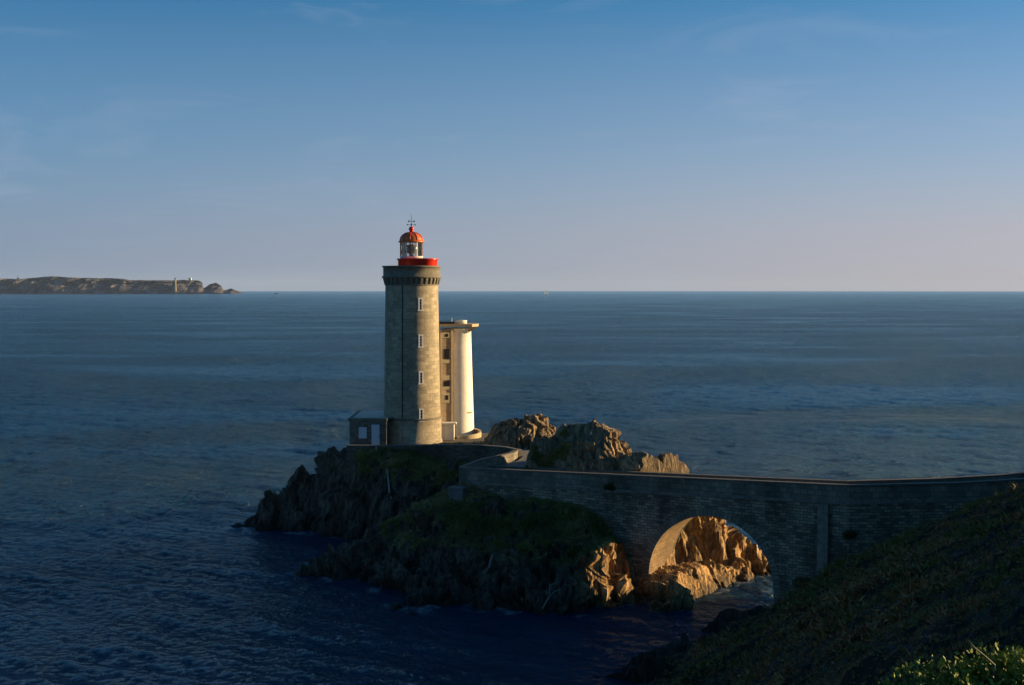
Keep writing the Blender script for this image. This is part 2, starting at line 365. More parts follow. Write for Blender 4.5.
def rock_mat(name, dark, mid, light, strata_rot=(0.35, 0.2, 0.5), wet=True, veg=True, grassc=((0.010, 0.022, 0.005), (0.035, 0.055, 0.012), (0.065, 0.075, 0.02))):
    m, n, l, b = M(name); tc = n.new('ShaderNodeTexCoord'); ob = tc.outputs['Object']
    s1 = noise(n, l, 0.55, 10, 0.62, mapping(n, l, ob, (3.2, 0.7, 0.9), strata_rot), 0.4)
    s2 = noise(n, l, 2.6, 8, 0.65, mapping(n, l, ob, (2.4, 0.8, 0.8), strata_rot))
    r = ramp(n, [(0.30, dark), (0.48, mid), (0.72, light)]); l.new(s1.outputs[0], r.inputs[0])
    r2 = ramp(n, [(0.35, (0.5, 0.5, 0.5)), (0.7, (1.35, 1.35, 1.35))]); l.new(s2.outputs[0], r2.inputs[0])
    c = mix(n, l, 1.0, r.outputs[0], r2.outputs[0], 'MULTIPLY')
    vo = n.new('ShaderNodeTexVoronoi'); vo.feature = 'DISTANCE_TO_EDGE'; vo.inputs['Scale'].default_value = 0.9
    l.new(mapping(n, l, ob, (2.0, 0.9, 0.7), strata_rot), vo.inputs['Vector'])
    rc = ramp(n, [(0.0, (0.25, 0.25, 0.25)), (0.05, (1, 1, 1))]); l.new(vo.outputs[0], rc.inputs[0])
    c = mix(n, l, 0.7, c, rc.outputs[0], 'MULTIPLY')
    # pale lichen patches
    lt = noise(n, l, 0.8, 7, 0.7, ob); rl = ramp(n, [(0.60, (0, 0, 0)), (0.72, (0.5, 0.5, 0.5))]); l.new(lt.outputs[0], rl.inputs[0])
    c = mix(n, l, rl.outputs[0], c, tuple(min(1, x * 1.6) for x in light))
    rough = n.new('ShaderNodeValue'); rough.outputs[0].default_value = 0.8; ro = rough.outputs[0]
    if wet:   # dark tidal band with a ragged upper edge
        sep = n.new('ShaderNodeSeparateXYZ'); l.new(ob, sep.inputs[0])
        wn_ = noise(n, l, 0.5, 5, 0.6, ob)
        ma = n.new('ShaderNodeMath'); ma.operation = 'MULTIPLY_ADD'; l.new(wn_.outputs[0], ma.inputs[0]); ma.inputs[1].default_value = -2.2; l.new(sep.outputs[2], ma.inputs[2])
        mr = n.new('ShaderNodeMapRange'); l.new(ma.outputs[0], mr.inputs[0]); mr.inputs[1].default_value = -1.1; mr.inputs[2].default_value = 0.2; mr.inputs[3].default_value = 1; mr.inputs[4].default_value = 0
        c = mix(n, l, mr.outputs[0], c, mix(n, l, 1.0, c, (0.22, 0.22, 0.21), 'MULTIPLY'))
    if veg:
        a = n.new('ShaderNodeAttribute'); a.attribute_name = 'veg'
        g = noise(n, l, 1.3, 9, 0.7, ob); rg = ramp(n, [(0.32, grassc[0]), (0.52, grassc[1]), (0.75, grassc[2])]); l.new(g.outputs[0], rg.inputs[0])
        c = mix(n, l, a.outputs['Fac'], c, rg.outputs[0])
    l.new(c, b.inputs['Base Color']); b.inputs['Roughness'].default_value = 0.8; b.inputs['Specular IOR Level'].default_value = 0.3
    n1 = bump(n, l, s1.outputs[0], 0.5, 0.3); n2 = bump(n, l, s2.outputs[0], 0.6, 0.16, n1)
    l.new(bump(n, l, vo.outputs[0], 0.6, 0.2, n2), b.inputs['Normal'])
    return m
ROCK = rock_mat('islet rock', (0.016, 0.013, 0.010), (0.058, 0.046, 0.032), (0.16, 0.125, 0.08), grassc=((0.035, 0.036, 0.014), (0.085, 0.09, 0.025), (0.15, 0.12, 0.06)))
OUTROCK = rock_mat('outcrop rock', (0.05, 0.036, 0.022), (0.17, 0.12, 0.066), (0.42, 0.30, 0.16), wet=False)
ARCHROCK = rock_mat('ochre sea rock', (0.10, 0.06, 0.026), (0.26, 0.165, 0.075), (0.40, 0.27, 0.13), strata_rot=(0.15, -0.25, 0.2), veg=True)
def leaf_mat(name, cols, rough=0.6):
    m, n, l, b = M(name); a = n.new('ShaderNodeAttribute'); a.attribute_name = 'var'
    r = ramp(n, cols); l.new(a.outputs['Fac'], r.inputs[0])
    l.new(r.outputs[0], b.inputs['Base Color']); b.inputs['Roughness'].default_value = rough; b.inputs['Specular IOR Level'].default_value = 0.2
    return m
HEATHLEAF = leaf_mat('heath leaves', [(0, (0.035, 0.04, 0.010)), (0.35, (0.12, 0.13, 0.028)), (0.6, (0.22, 0.11, 0.038)), (0.85, (0.36, 0.14, 0.055)), (1, (0.45, 0.28, 0.10))])
GRASSLEAF = leaf_mat('turf blades', [(0, (0.035, 0.05, 0.012)), (0.4, (0.10, 0.125, 0.03)), (0.7, (0.19, 0.19, 0.055)), (1, (0.34, 0.27, 0.13))])
BUSHLEAF = leaf_mat('bush leaves', [(0, (0.02, 0.035, 0.008)), (0.35, (0.08, 0.11, 0.02)), (0.6, (0.10, 0.15, 0.025)), (1, (0.22, 0.27, 0.045))])
SHRUBLEAF = leaf_mat('shrub leaves', [(0, (0.015, 0.03, 0.01)), (0.5, (0.03, 0.06, 0.015)), (1, (0.07, 0.10, 0.03))])
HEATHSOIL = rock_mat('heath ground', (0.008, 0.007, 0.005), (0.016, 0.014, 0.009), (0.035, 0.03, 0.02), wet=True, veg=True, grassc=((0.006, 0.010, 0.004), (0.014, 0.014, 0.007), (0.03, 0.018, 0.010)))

# ------------------------------------------------------------------ sea (follows the curve of the earth)
RE2 = 2 * 6.371e6 * 7 / 6
def sea_z(d): return -d * d / RE2
def sea():
    # one polar sheet: fine rings and spokes where the picture looks, coarse elsewhere
    rows = CAM_Z * F / (np.arange(700, 299, -0.62) - 287.6)
    rad = np.concatenate([[0.5], np.geomspace(6, rows[0] * .97, 28), rows, np.geomspace(rows[-1] * 1.03, 24000, 50)])
    fine = np.linspace(R(90 - 27), R(90 + 27), 1150); side_ = np.linspace(R(90 + 27), R(360 + 90 - 27), 110)[1:-1]
    th = np.concatenate([fine, side_]); na = len(th)
    RR, TH = np.meshgrid(rad, th, indexing='ij'); X = RR * np.cos(TH); Y = RR * np.sin(TH)
    Z = sea_z(RR).astype(float); dX = np.zeros_like(X); dY = np.zeros_like(X)
    rg = np.random.default_rng(12)
    amp = np.clip((RR - 10) / 60, 0, 1) * np.clip((3600 - RR) / 2000, 0, 1)
    gust = 0.9 + 0.18 * fbm(np.stack([X.ravel() / 260, Y.ravel() / 90, 0 * X.ravel()], 1), 4, 88).reshape(X.shape)
    lane = 262 + 0.12 * (X - 60) + 9 * np.sin(X / 31.0)
    gust = gust * (1 - 0.75 * np.exp(-((Y - lane) / 11) ** 2) * smoothstep(15, 45, X))
    gust = gust * (1 - 0.45 * np.exp(-((Y - 205 - 0.3 * X) / 9) ** 2) * smoothstep(60, 10, X))
    for k in range(46):
        lam = 0.62 * (12 / 0.62) ** (k / 45.0); w = 2 * math.pi / lam
        d = R(200) + rg.normal() * (0.75 if lam < 6 else 0.4); c_, s_ = math.cos(d), math.sin(d)
        A_ = 0.0058 * lam ** 0.72 * rg.uniform(0.6, 1.4)
        ph = w * (X * c_ + Y * s_) + rg.uniform(0, 6.28) + 0.8 * np.sin(X / (lam * 5.3) + k) + 0.8 * np.sin(Y / (lam * 6.1) + 2 * k)
        a_ = A_ * amp * gust
        Z += a_ * np.sin(ph); q_ = a_ * 0.8 * np.cos(ph); dX += q_ * c_; dY += q_ * s_
    V = np.stack([X + dX, Y + dY, Z], 2).reshape(-1, 3); nr = len(rad)
    I, J = np.meshgrid(np.arange(nr - 1), np.arange(na), indexing='ij'); I = I.ravel(); J = J.ravel(); J2 = (J + 1) % na
    me = raw_mesh('sea', V, np.stack([I * na + J, (I + 1) * na + J, (I + 1) * na + J2, I * na + J2], 1), True)
    m, n, l, b = M('sea water'); tc = n.new('ShaderNodeTexCoord'); ob = tc.outputs['Object']
    pat = noise(n, l, 0.0065, 5, 0.55, mapping(n, l, ob, (1.0, 2.6, 1), (0, 0, 0.12)), 0.6)
    pr = n.new('ShaderNodeMapRange'); l.new(pat.outputs[0], pr.inputs[0]); pr.inputs[1].default_value = 0.36; pr.inputs[2].default_value = 0.66; pr.inputs[3].default_value = 0.55; pr.inputs[4].default_value = 1.3
    w0 = noise(n, l, 0.06, 6, 0.7, mapping(n, l, ob, (2.6, 0.8, 1), (0, 0, 0.1)), 0.3)
    w1 = noise(n, l, 0.28, 4, 0.6, mapping(n, l, ob, (1.6, 0.9, 1), (0, 0, 0.25)), 0.5)
    w2 = noise(n, l, 0.8, 5, 0.65, mapping(n, l, ob, (1.3, 1.0, 1), (0, 0, -0.2)), 0.4)
    w3 = noise(n, l, 2.6, 3, 0.6, mapping(n, l, ob, (1.0, 1.4, 1), (0, 0, 0.5)))
    rr = n.new('ShaderNodeMapRange'); l.new(w0.outputs[0], rr.inputs[0]); rr.inputs[1].default_value = 0.35; rr.inputs[2].default_value = 0.65; rr.inputs[3].default_value = 0.08; rr.inputs[4].default_value = 0.16
    rc = ramp(n, [(0.3, (0.0006, 0.020, 0.060)), (0.7, (0.001, 0.032, 0.094))]); l.new(w1.outputs[0], rc.inputs[0])
    df = n.new('ShaderNodeBsdfDiffuse'); l.new(rc.outputs[0], df.inputs[0])
    gl = n.new('ShaderNodeBsdfGlossy'); gl.inputs[0].default_value = (0.64, 0.92, 1.0, 1); l.new(rr.outputs[0], gl.inputs['Roughness'])
    fr = n.new('ShaderNodeFresnel'); fr.inputs[0].default_value = 1.33; mxs = n.new('ShaderNodeMixShader')
    l.new(fr.outputs[0], mxs.inputs[0]); l.new(df.outputs[0], mxs.inputs[1]); l.new(gl.outputs[0], mxs.inputs[2]); 
    fa = n.new('ShaderNodeAttribute'); fa.attribute_name = 'foam_glint'; fd = n.new('ShaderNodeBsdfDiffuse'); fd.inputs[0].default_value = (0.6, 0.62, 0.63, 1)
    fm = n.new('ShaderNodeMath'); fm.operation = 'MULTIPLY'; fm.inputs[1].default_value = 0.75; l.new(fa.outputs['Fac'], fm.inputs[0])
    mf = n.new('ShaderNodeMixShader'); l.new(fm.outputs[0], mf.inputs[0]); l.new(mxs.outputs[0], mf.inputs[1]); l.new(fd.outputs[0], mf.inputs[2]); l.new(mf.outputs[0], n['Material Output'].inputs[0])
    def bp(h, s, d, nn=None):
        bb = n.new('ShaderNodeBump'); bb.inputs['Distance'].default_value = d; l.new(h, bb.inputs['Height'])
        mm = n.new('ShaderNodeMath'); mm.operation = 'MULTIPLY'; mm.inputs[1].default_value = s; l.new(pr.outputs[0], mm.inputs[0]); l.new(mm.outputs[0], bb.inputs['Strength'])
        if nn is not None: l.new(nn, bb.inputs['Normal'])
        return bb.outputs[0]
    nn = bp(w2.outputs[0], 0.8, 1.1); nn = bp(w3.outputs[0], 1.0, 0.6, nn)
    for q_ in (df, gl, fr): l.new(nn, q_.inputs['Normal'])
    o = link('sea', me, m); tag(o, kind='structure'); return o
sea()

# ------------------------------------------------------------------ bridge line and road line
A0 = (-4.9, 124.0); B0 = (28.4, 104.6)            # near face of the bridge between the bend at the islet and the bend at the buttress
BL = math.dist(A0, B0); bd = ((B0[0] - A0[0]) / BL, (B0[1] - A0[1]) / BL); bn = (-bd[1], bd[0])   # bn points to the far side
BW = 5.4
def bp_(s, w=0.0): return (A0[0] + bd[0] * s + bn[0] * w, A0[1] + bd[1] * s + bn[1] * w)
def on_bridge(px):   # distance along the near face seen at pixel column px
    k = (px - 512) / F / CP
    return (k * A0[1] - A0[0]) / (bd[0] - k * bd[1])
ZA = zy(467.5, A0[1]); ZB = zy(485, B0[1])
def ztop(s): return ZA + (ZB - ZA) * s / BL          # top of the near parapet
sL = on_bridge(650); sR = on_bridge(776); sC = (sL + sR) / 2; AR = (sR - sL) / 2
zap = zy(516, bp_(sC)[1]); zc = zap - AR
print('bridge', A0, B0, 'BL', BL, 'ZA', ZA, 'ZB', ZB, 'arch', sL, sR, sC, AR, 'apex', zap, 'spring', zc)
E0 = (75.0, 107.4); ZE = 14.2
PAR = 1.55
road_pts = [(*bp_(BL + 0, BW / 2), ZB - PAR), (*bp_(BL * 0.5, BW / 2), ztop(BL / 2) - PAR), (*bp_(2, BW / 2), ZA - PAR + .1), (-2.2, 128.2, ZA - PAR + .3), (-0.3, 131.8, 9.25), (2.6, 136.0, 9.35), (1.5, 141.0, 9.5), (-3, 144.5, 9.6)]

# ------------------------------------------------------------------ islet terrain
def A(px, py, Y): return at(px, py, Y)
isl = [
 # outer sea floor ring
 *[(x, y, -4) for x, y in ((-40, 135), (-40, 150), (-36, 165), (-20, 176), (0, 176), (15, 165), (28, 150), (34, 135), (34, 122), (36, 112), (-30, 125), (-22, 115), (-14, 106), (-2, 101), (8, 101), (16, 103), (21, 103))],
 # waterline, lighthouse lobe
 (-32.3, 147.6, 0), (-29.8, 144.2, -.1), (-24, 142.0, 0), (-19.3, 139.3, 0), (-16.5, 137.0, 0), (-12, 132.5, 0),
 # skyline and body of the lighthouse lobe
 A(258, 500, 148), A(276, 491, 148), A(290, 481, 148), A(303, 466, 148), A(313, 476, 148.5), A(325, 459, 149), A(345, 447, 149),
 (-26, 152, 3), (-22, 158, 3), (-16, 165, 0), (-4, 168, 0), (8, 160, 0), (-30, 151, 0),
 A(290, 510, 145), A(320, 505, 143), A(330, 480, 145), A(350, 465, 142.5), A(380, 468, 140), A(440, 472, 138), A(350, 500, 139.5), A(385, 505, 137), A(420, 500, 135.5),
 (-19, 147, 8.6), (-12, 150, 9.2), (-4, 150, 9.2), (2, 150, 9.0), (-12, 158, 8.5), (0, 158, 8), (-18, 156, 8),
 (-1, 142, 8.7), (4, 142, 9), (-6, 145, 9.0), (8, 152, 5), (8, 143, 8.0), (-8, 140.5, 7.8),
 # gully
 (-6, 132.5, 2.2), (-11, 130.0, 0.4), (-17, 131.5, -.8), (-24, 133, -3), (-2.5, 134, 5.5), (-0.8, 137, 7.5),
 # near lobe
 A(297, 570, 124), (-16.3, 120.2, 0), (-12.7, 115.4, 0), (-10, 112, 0), (-5.4, 108.6, 0), (0.7, 106.6, 0), (4.9, 107.0, 0), (8.2, 108.2, 0), (11.0, 109.2, -.2), (13.4, 109.2, -1),
 A(330, 553, 124.5), A(350, 545, 125), A(385, 525, 125.5), A(420, 505, 125.5), A(442, 491, 125), A(460, 483, 124.6),
 A(430, 540, 118), A(400, 555, 118.5), A(500, 535, 115), A(470, 510, 120), A(560, 545, 112), A(590, 566, 110.6), A(480, 582, 110.5), A(540, 585, 108.6), A(440, 580, 113), A(585, 590, 108.2),
 A(500, 503, 121), A(530, 503, 119.3), A(560, 505, 117.6), A(590, 520, 115.8), A(612, 540, 114.6), 
 A(590, 560, 111.4), A(612, 553, 112.4), A(600, 588, 109.5), A(614, 585, 110.2), (11.3, 110.4, 0.1), (12.3, 111.3, 0.1), (10.9, 112.9, 3.2), (12.2, 113.4, 1.8), (13.2, 112.3, .5),
 (-3.5, 126.5, 8.4), (0, 128, 8.6), (4, 124, 8.3), (8, 121.5, 7.5), (1, 134, 8.8), (6, 132, 9),
 # behind the bridge, seen through the arch
 A(688, 600, 111.2), (17.2, 112.4, .2), (19.4, 114.8, 0), (22.0, 118.4, 0), (24.6, 121.6, 0), (24.6, 124.5, -.3), (20.5, 130, 0), (16, 138, 0), (12, 146, 0),
 A(678, 572, 115.2), A(688, 552, 116.2), A(700, 530, 117.6), A(710, 512, 119), A(735, 527, 122.8), A(752, 548, 123.4), A(765, 572, 123),
 A(700, 585, 113.6), A(712, 560, 116.6), A(735, 560, 119.4), A(718, 535, 118.6), (14.3, 113.2, 1.6), (15.4, 112.2, 0.8),
 (13.5, 119.5, 8.6), (17.5, 122.5, 7.8), (19.5, 124.5, 5.2), (22.5, 124, 2.4), (16, 127, 6.5), (12, 132, 7), (14, 138, 1), (10, 140, 4),
]
def dist_poly(X, Y, pts, closed=False):
    best = np.full(X.shape, 1e9); zb = np.zeros(X.shape)
    for a, b in zip(pts[:-1], pts[1:]):
        ax, ay = a[:2]; dx, dy = b[0] - ax, b[1] - ay
        t = np.clip(((X - ax) * dx + (Y - ay) * dy) / (dx * dx + dy * dy), 0, 1)
        d = np.hypot(X - ax - t * dx, Y - ay - t * dy)
        z = a[2] + (b[2] - a[2]) * t; m = d < best; best = np.where(m, d, best); zb = np.where(m, z, zb)
    return best, zb
SROT = np.array(Matrix.Rotation(0.55, 3, 'Z') @ Matrix.Rotation(0.32, 3, 'Y'))
def rock_disp(P, amp=1.0, seed=0, rot=SROT):
    """signed displacement that breaks a smooth slope into tilted blocks and slabs"""
    W = np.stack([fbm(P * 0.35, 3, seed + 50), fbm(P * 0.35 + 31, 3, seed + 60), fbm(P * 0.35 + 67, 3, seed + 70)], 1)
    q = (P + 0.9 * W) @ rot
    d = 0
    for sc, a, s in (((0.34, 0.15, 0.11), 1.35, 1), ((0.9, 0.36, 0.26), 0.72, 2), ((2.3, 0.9, 0.6), 0.34, 3)):
        f1, f2, rv, tl = cells(q * np.array(sc), seed + 10 * s)
        crack = smoothstep(0.0, 0.10, f2 - f1)
        d = d + a * ((rv - 0.5) * 1.0 + 1.1 * tl + 0.22 * crack - 0.25)
    d = d + 0.22 * ridged(q * np.array((1.6, 0.25, 0.3)), 4, seed + 90) + 0.07 * fbm(q * np.array((5, 2, 2)), 3, seed + 95)
    return d * amp
def heightfield(name, ctrl, xr, yr, res, seed=0, ampfn=None, flat=None, vegfn=None, mat=None, mask=None, post=None):
    xs = np.arange(xr[0], xr[1], res); ys = np.arange(yr[0], yr[1], res); nx, ny = len(xs), len(ys)
    X, Y = np.meshgrid(xs, ys, indexing='ij'); XY = np.stack([X.ravel(), Y.ravel()], 1)
    Z = rbf(ctrl, XY).reshape(nx, ny)
    if post is not None: Z = post(X, Y, Z)
    gx, gy = np.gradient(Z, res); N = np.stack([-gx, -gy, np.ones_like(Z)], 2); slope = np.hypot(gx, gy)
    N /= np.linalg.norm(N, axis=2, keepdims=True)
    P = np.stack([X, Y, Z], 2)
    veg = vegfn(X, Y, Z, slope) if vegfn else np.zeros_like(Z)
    amp = ampfn(X, Y, Z, slope, veg) if ampfn else np.ones_like(Z)
    d = rock_disp(P.reshape(-1, 3), 1.0, seed).reshape(nx, ny) * amp
    P = P + N * d[..., None]
    P[..., 2] += 0.45 * veg * fbm(P.reshape(-1, 3) * 0.9, 4, seed + 5).reshape(nx, ny)
    if flat is not None: P = flat(X, Y, P)
    # fine slope after displacement removes grass from the block sides
    gx, gy = np.gradient(P[..., 2], res); sl = np.hypot(gx, gy)
    veg = veg * (1 - smoothstep(1.3, 2.4, sl))
    me = grid_mesh(name, P.reshape(-1, 3), nx, ny, False, {'veg': veg.ravel()})
    o = link(name, me, mat)
    return o, P, veg
def isl_veg(X, Y, Z, slope):
    n = fbm(np.stack([X, Y, Z], 2).reshape(-1, 3) * 0.45, 4, 3).reshape(X.shape)
    near = smoothstep(3.0, 4.4, Z + 1.4 * n) * (1 - smoothstep(1.2, 2.1, slope + 0.7 * n))
    n3 = fbm(np.stack([X, Y, Z], 2).reshape(-1, 3) * 0.9, 4, 13).reshape(X.shape)
    a = near * ((X < 11.5) | (Y > 130)) * (1 - smoothstep(0.08, 0.20, n3))
    a = a * (1 - smoothstep(118, 121, Y) * smoothstep(6, 9, X))
    a = a * np.where(Y > 130.5, smoothstep(6.3, 7.2, Z + n), 1.0)
    # the lighthouse lobe has bare rock to the left
    a = a * np.where((Y > 134) & (X < -18), 0.35 * (n > 0.05), 1.0)
    return np.clip(a, 0, 1)
def isl_amp(X, Y, Z, slope, veg):
    a = 1.0 - 0.82 * veg
    # keep the rock off the masonry
    px_, py_ = X - A0[0], Y - A0[1]; s = px_ * bd[0] + py_ * bd[1]; w = px_ * bn[0] + py_ * bn[1]
    nearw = (1 - smoothstep(0.5, 2.6, np.abs(w - BW / 2) - BW / 2)) * (s > -1) * (s < BL)
    a = a * (1 - 0.50 * smoothstep(12, 15, X) * smoothstep(108, 113, Y)) * (1 - 0.3 * smoothstep(-17, -21, X))
    return a * (1 - 0.75 * nearw)
TERR = [(-19.1, 143.7), (-14, 143.1), (-8.2, 142.2), (-3.6, 141.0), (-0.8, 138.8), (0.7, 136.4), (4, 139), (6, 146), (3, 154), (-3, 159), (-12, 160), (-19.2, 157), (-19.3, 150)]
def in_poly(X, Y, poly):
    r = np.zeros(X.shape, bool); n = len(poly)
    for i in range(n):
        x0, y0 = poly[i]; x1, y1 = poly[(i + 1) % n]
        c = ((y0 > Y) != (y1 > Y)) & (X < (x1 - x0) * (Y - y0) / (y1 - y0 + 1e-12) + x0); r ^= c
    return r
def isl_flat(X, Y, P):
    d, z = dist_poly(X, Y, road_pts[1:])
    k = 1 - smoothstep(2.2, 3.0, d); lim = z - 0.25
    Z = P[..., 2]; P[..., 2] = np.where(k > 0, np.minimum(Z, lim * k + np.maximum(Z, lim) * (1 - k)), Z)
    t = in_poly(X, Y, TERR); P[..., 2] = np.where(t, np.minimum(P[..., 2], 9.3), P[..., 2])
    # nothing may fill the water side of the arch or rise through the barrel
    px_, py_ = X - A0[0], Y - A0[1]; s = px_ * bd[0] + py_ * bd[1]; w = px_ * bn[0] + py_ * bn[1]
    inside = (s > sL + 0.2) & (s < sR + .5) & (w > -0.3) & (w < BW + 0.05)
    L = math.dist(LA, LB); q = -(X - LA[0]) * (LB[1] - LA[1]) / L + (Y - LA[1]) * (LB[0] - LA[0]) / L
    cap = np.where(q > -0.2, 2.3, -1.2)
    P[..., 2] = np.where(inside, np.minimum(P[..., 2], cap), P[..., 2])
    return P
LA, LB = (13.8, 108.4), (25.0, 122.4)          # waterline of the low ledge through the arch
MA, MB_ = (14.3, 116.9), (25.4, 122.6)         # foot of the tall mass behind the bridge
NA, NB = (5.4, 106.7), (12.0, 112.9)           # foot of the sunlit columns left of the arch
def uq(X, Y, a, b):
    L = math.dist(a, b); dx, dy = (b[0] - a[0]) / L, (b[1] - a[1]) / L
    return (X - a[0]) * dx + (Y - a[1]) * dy, -(X - a[0]) * dy + (Y - a[1]) * dx
def isl_post(X, Y, Z):
    wob = 0.5 * np.sin(X * 0.9 + 1) * np.sin(Y * 0.7)
    # columns
    u, q = uq(X, Y, NA, NB); q = q + 0.45 * np.sin(u * 2.3) + 0.2 * np.sin(u * 5.1 + 1)
    f = np.minimum(2.9 * q, np.interp(u, [-1, 1, 3, 6, 8.6, 9.6], [1.5, 3.2, 4.6, 5.2, 4.6, 1.0])); f = np.where(q < 0, np.maximum(q * 1.3, -3), f)
    k = smoothstep(-1.5, 0.2, u) * (1 - smoothstep(8.8, 9.6, u)) * (1 - smoothstep(2.2, 3.6, q)) * smoothstep(-5, -3, q)
    Z = Z * (1 - k) + f * k
    # low ledge in the passage
    u, q = uq(X, Y, LA, LB); q = q + wob
    f = np.minimum(1.1 * q, np.interp(u, [-1, 2, 5, 9, 12], [0.2, 1.1, 1.9, 2.0, 1.2])); f = np.where(q < 0, np.maximum(q * 1.2, -4), f)
    k = smoothstep(-1.5, 0.5, u) * (1 - smoothstep(20, 22, u)) * (1 - smoothstep(5.2, 6.4, q)) * smoothstep(-7, -5, q)
    Z = Z * (1 - k) + f * k
    # tall mass
    u, q = uq(X, Y, MA, MB_); q = q + 0.5 * wob + 0.35 * np.sin(u * 1.9 + .6) + 0.15 * np.sin(u * 4.7)
    f = np.minimum(2.6 * q + .6, np.interp(u, [-3, 0, 2, 4, 6, 9, 11.5, 13, 14.5], [8.6, 8.8, 8.9, 8.4, 7.6, 5.2, 2.4, .3, -2.5]))
    k = (1 - smoothstep(14.5, 16, u)) * (1 - smoothstep(4.5, 6.5, q)) * smoothstep(-0.4, 0.1, q) * smoothstep(-0.8, 0.0, u)
    return Z * (1 - k) + np.maximum(f, -4) * k
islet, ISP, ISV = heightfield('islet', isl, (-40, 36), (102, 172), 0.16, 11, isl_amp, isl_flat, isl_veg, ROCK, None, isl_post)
tag(islet, kind='structure')
# ochre rock towards the channel, the sun's golden brightness put into its colour
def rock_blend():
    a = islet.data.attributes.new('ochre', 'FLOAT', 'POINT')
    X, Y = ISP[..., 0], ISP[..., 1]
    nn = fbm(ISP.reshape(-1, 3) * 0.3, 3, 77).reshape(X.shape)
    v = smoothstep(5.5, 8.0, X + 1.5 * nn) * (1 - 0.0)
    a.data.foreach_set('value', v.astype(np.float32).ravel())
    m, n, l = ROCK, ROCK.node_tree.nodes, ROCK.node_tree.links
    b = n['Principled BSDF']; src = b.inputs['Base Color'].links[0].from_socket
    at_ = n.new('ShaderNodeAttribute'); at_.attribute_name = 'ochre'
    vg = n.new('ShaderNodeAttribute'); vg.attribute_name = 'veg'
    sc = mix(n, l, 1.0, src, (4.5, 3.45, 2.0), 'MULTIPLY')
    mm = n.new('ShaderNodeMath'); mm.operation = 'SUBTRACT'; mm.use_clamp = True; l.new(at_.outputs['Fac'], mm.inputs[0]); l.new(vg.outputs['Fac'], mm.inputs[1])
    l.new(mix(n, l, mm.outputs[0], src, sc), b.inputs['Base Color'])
rock_blend()

# thin broken foam and wet edge where the sea meets the rock
def shore_foam():
    me = bpy.data.objects['sea'].data; n_ = len(me.vertices); co = np.zeros(n_ * 3, np.float32); me.vertices.foreach_get('co', co); co = co.reshape(-1, 3).astype(float)
    H = ISP[..., 2]; near = np.full(H.shape, -9.0)
    K = H.copy()
    for _ in range(7):
        K = np.maximum.reduce([K, np.roll(K, 1, 0), np.roll(K, -1, 0), np.roll(K, 1, 1), np.roll(K, -1, 1)])
    i = np.round((co[:, 0] + 40) / 0.16).astype(int); j = np.round((co[:, 1] - 102) / 0.16).astype(int)
    ok = (i >= 0) & (j >= 0) & (i < H.shape[0]) & (j < H.shape[1]); f = np.zeros(n_)
    f[ok] = smoothstep(-0.25, 0.25, K[i[ok], j[ok]]) 
    c = co[ok]; f[ok] *= 0.3 * smoothstep(-0.1, 0.3, fbm(c * 0.55, 4, 200)) * (0.4 + 0.6 * smoothstep(-.2, .3, fbm(c * 3.0, 3, 210)))
    X_, Y_ = co[:, 0], co[:, 1]; lane = 262 + 0.12 * (X_ - 60) + 9 * np.sin(X_ / 31.0)
    f += 0.05 * np.exp(-((Y_ - lane) / 9) ** 2) * smoothstep(15, 45, X_) * smoothstep(-.3, .4, fbm(co * np.array((.12, .3, 0)), 4, 230))  # pale streak along the slick, its glints put into the colour
    a = me.attributes.new('foam_glint', 'FLOAT', 'POINT'); a.data.foreach_set('value', f.astype(np.float32))
shore_foam()
# outcrops that stand above the road
def outcrop(name, ctrl, xr, yr, seed, label, zmin, vegc):
    def vf(X, Y, Z, slope):
        n = fbm(np.stack([X, Y, Z], 2).reshape(-1, 3) * 0.6, 4, seed).reshape(X.shape)
        return np.clip(smoothstep(0.0, 0.25, n + vegc(X, Y, Z)), 0, 1)
    def ff(X, Y, P):
        u, q = uq(P[..., 0], P[..., 1], MA, MB_)
        P[..., 2] = np.where(u > -1.5, np.minimum(P[..., 2], np.maximum(2.6 * q - 0.6, -2)), P[..., 2]); return P
    def pf(X, Y, Z): return np.where(Z < zmin + 0.2, zmin + 0.2 - (zmin + 0.2 - Z) * 3.0, Z)
    def af(X, Y, Z, slope, veg): return (0.52 - 0.25 * veg) * smoothstep(zmin - 1.0, zmin + 1.2, Z)
    o, P, V = heightfield(name, ctrl, xr, yr, 0.13, seed, af, ff, vf, OUTROCK, None, pf)
    tag(o, label, 'rock'); return o, P, V
oc1 = [A(527, 466, 127), A(531, 452, 128.5), A(545, 440, 129.5), A(556, 430, 130.5), A(565, 423, 130.5), A(580, 421, 130), A(600, 423, 129.5), A(604, 430, 129), A(612, 432, 128.5), A(625, 442, 127.5),
       A(640, 456, 126), A(655, 460, 124.8), A(666, 465, 123.8), A(684, 466, 122.8), A(692, 471, 122.2), (1.2, 128, 7.5), (0.6, 131, 7.5), (1.8, 135, 7.5), (5, 137, 8),
       A(560, 450, 127), A(590, 440, 127), A(620, 455, 124.6), A(580, 462, 123.8), A(640, 466, 121.8), A(665, 470, 120.6), A(545, 468, 126), A(600, 470, 122.4),
       (3, 123.0, 7.8), (8, 120.6, 7.8), (13, 118.0, 7.6), (17, 116.5, 4), (19.5, 118, 0), (20.5, 121, 0), (20, 123, 2), (17.5, 127, 4), (13, 133, 6), (9, 139, 6)]
rock1, R1P, R1V = outcrop('rock_outcrop', oc1, (-0.5, 21), (116, 141), 36, 'tall jagged sunlit rock outcrop rising behind the left end of the bridge', 8.6, lambda X, Y, Z: -0.02 - smoothstep(5.0, 7.5, X) * 0.9 + 0.1 * (Z < 12) - 0.6 * (Z > 13.6))
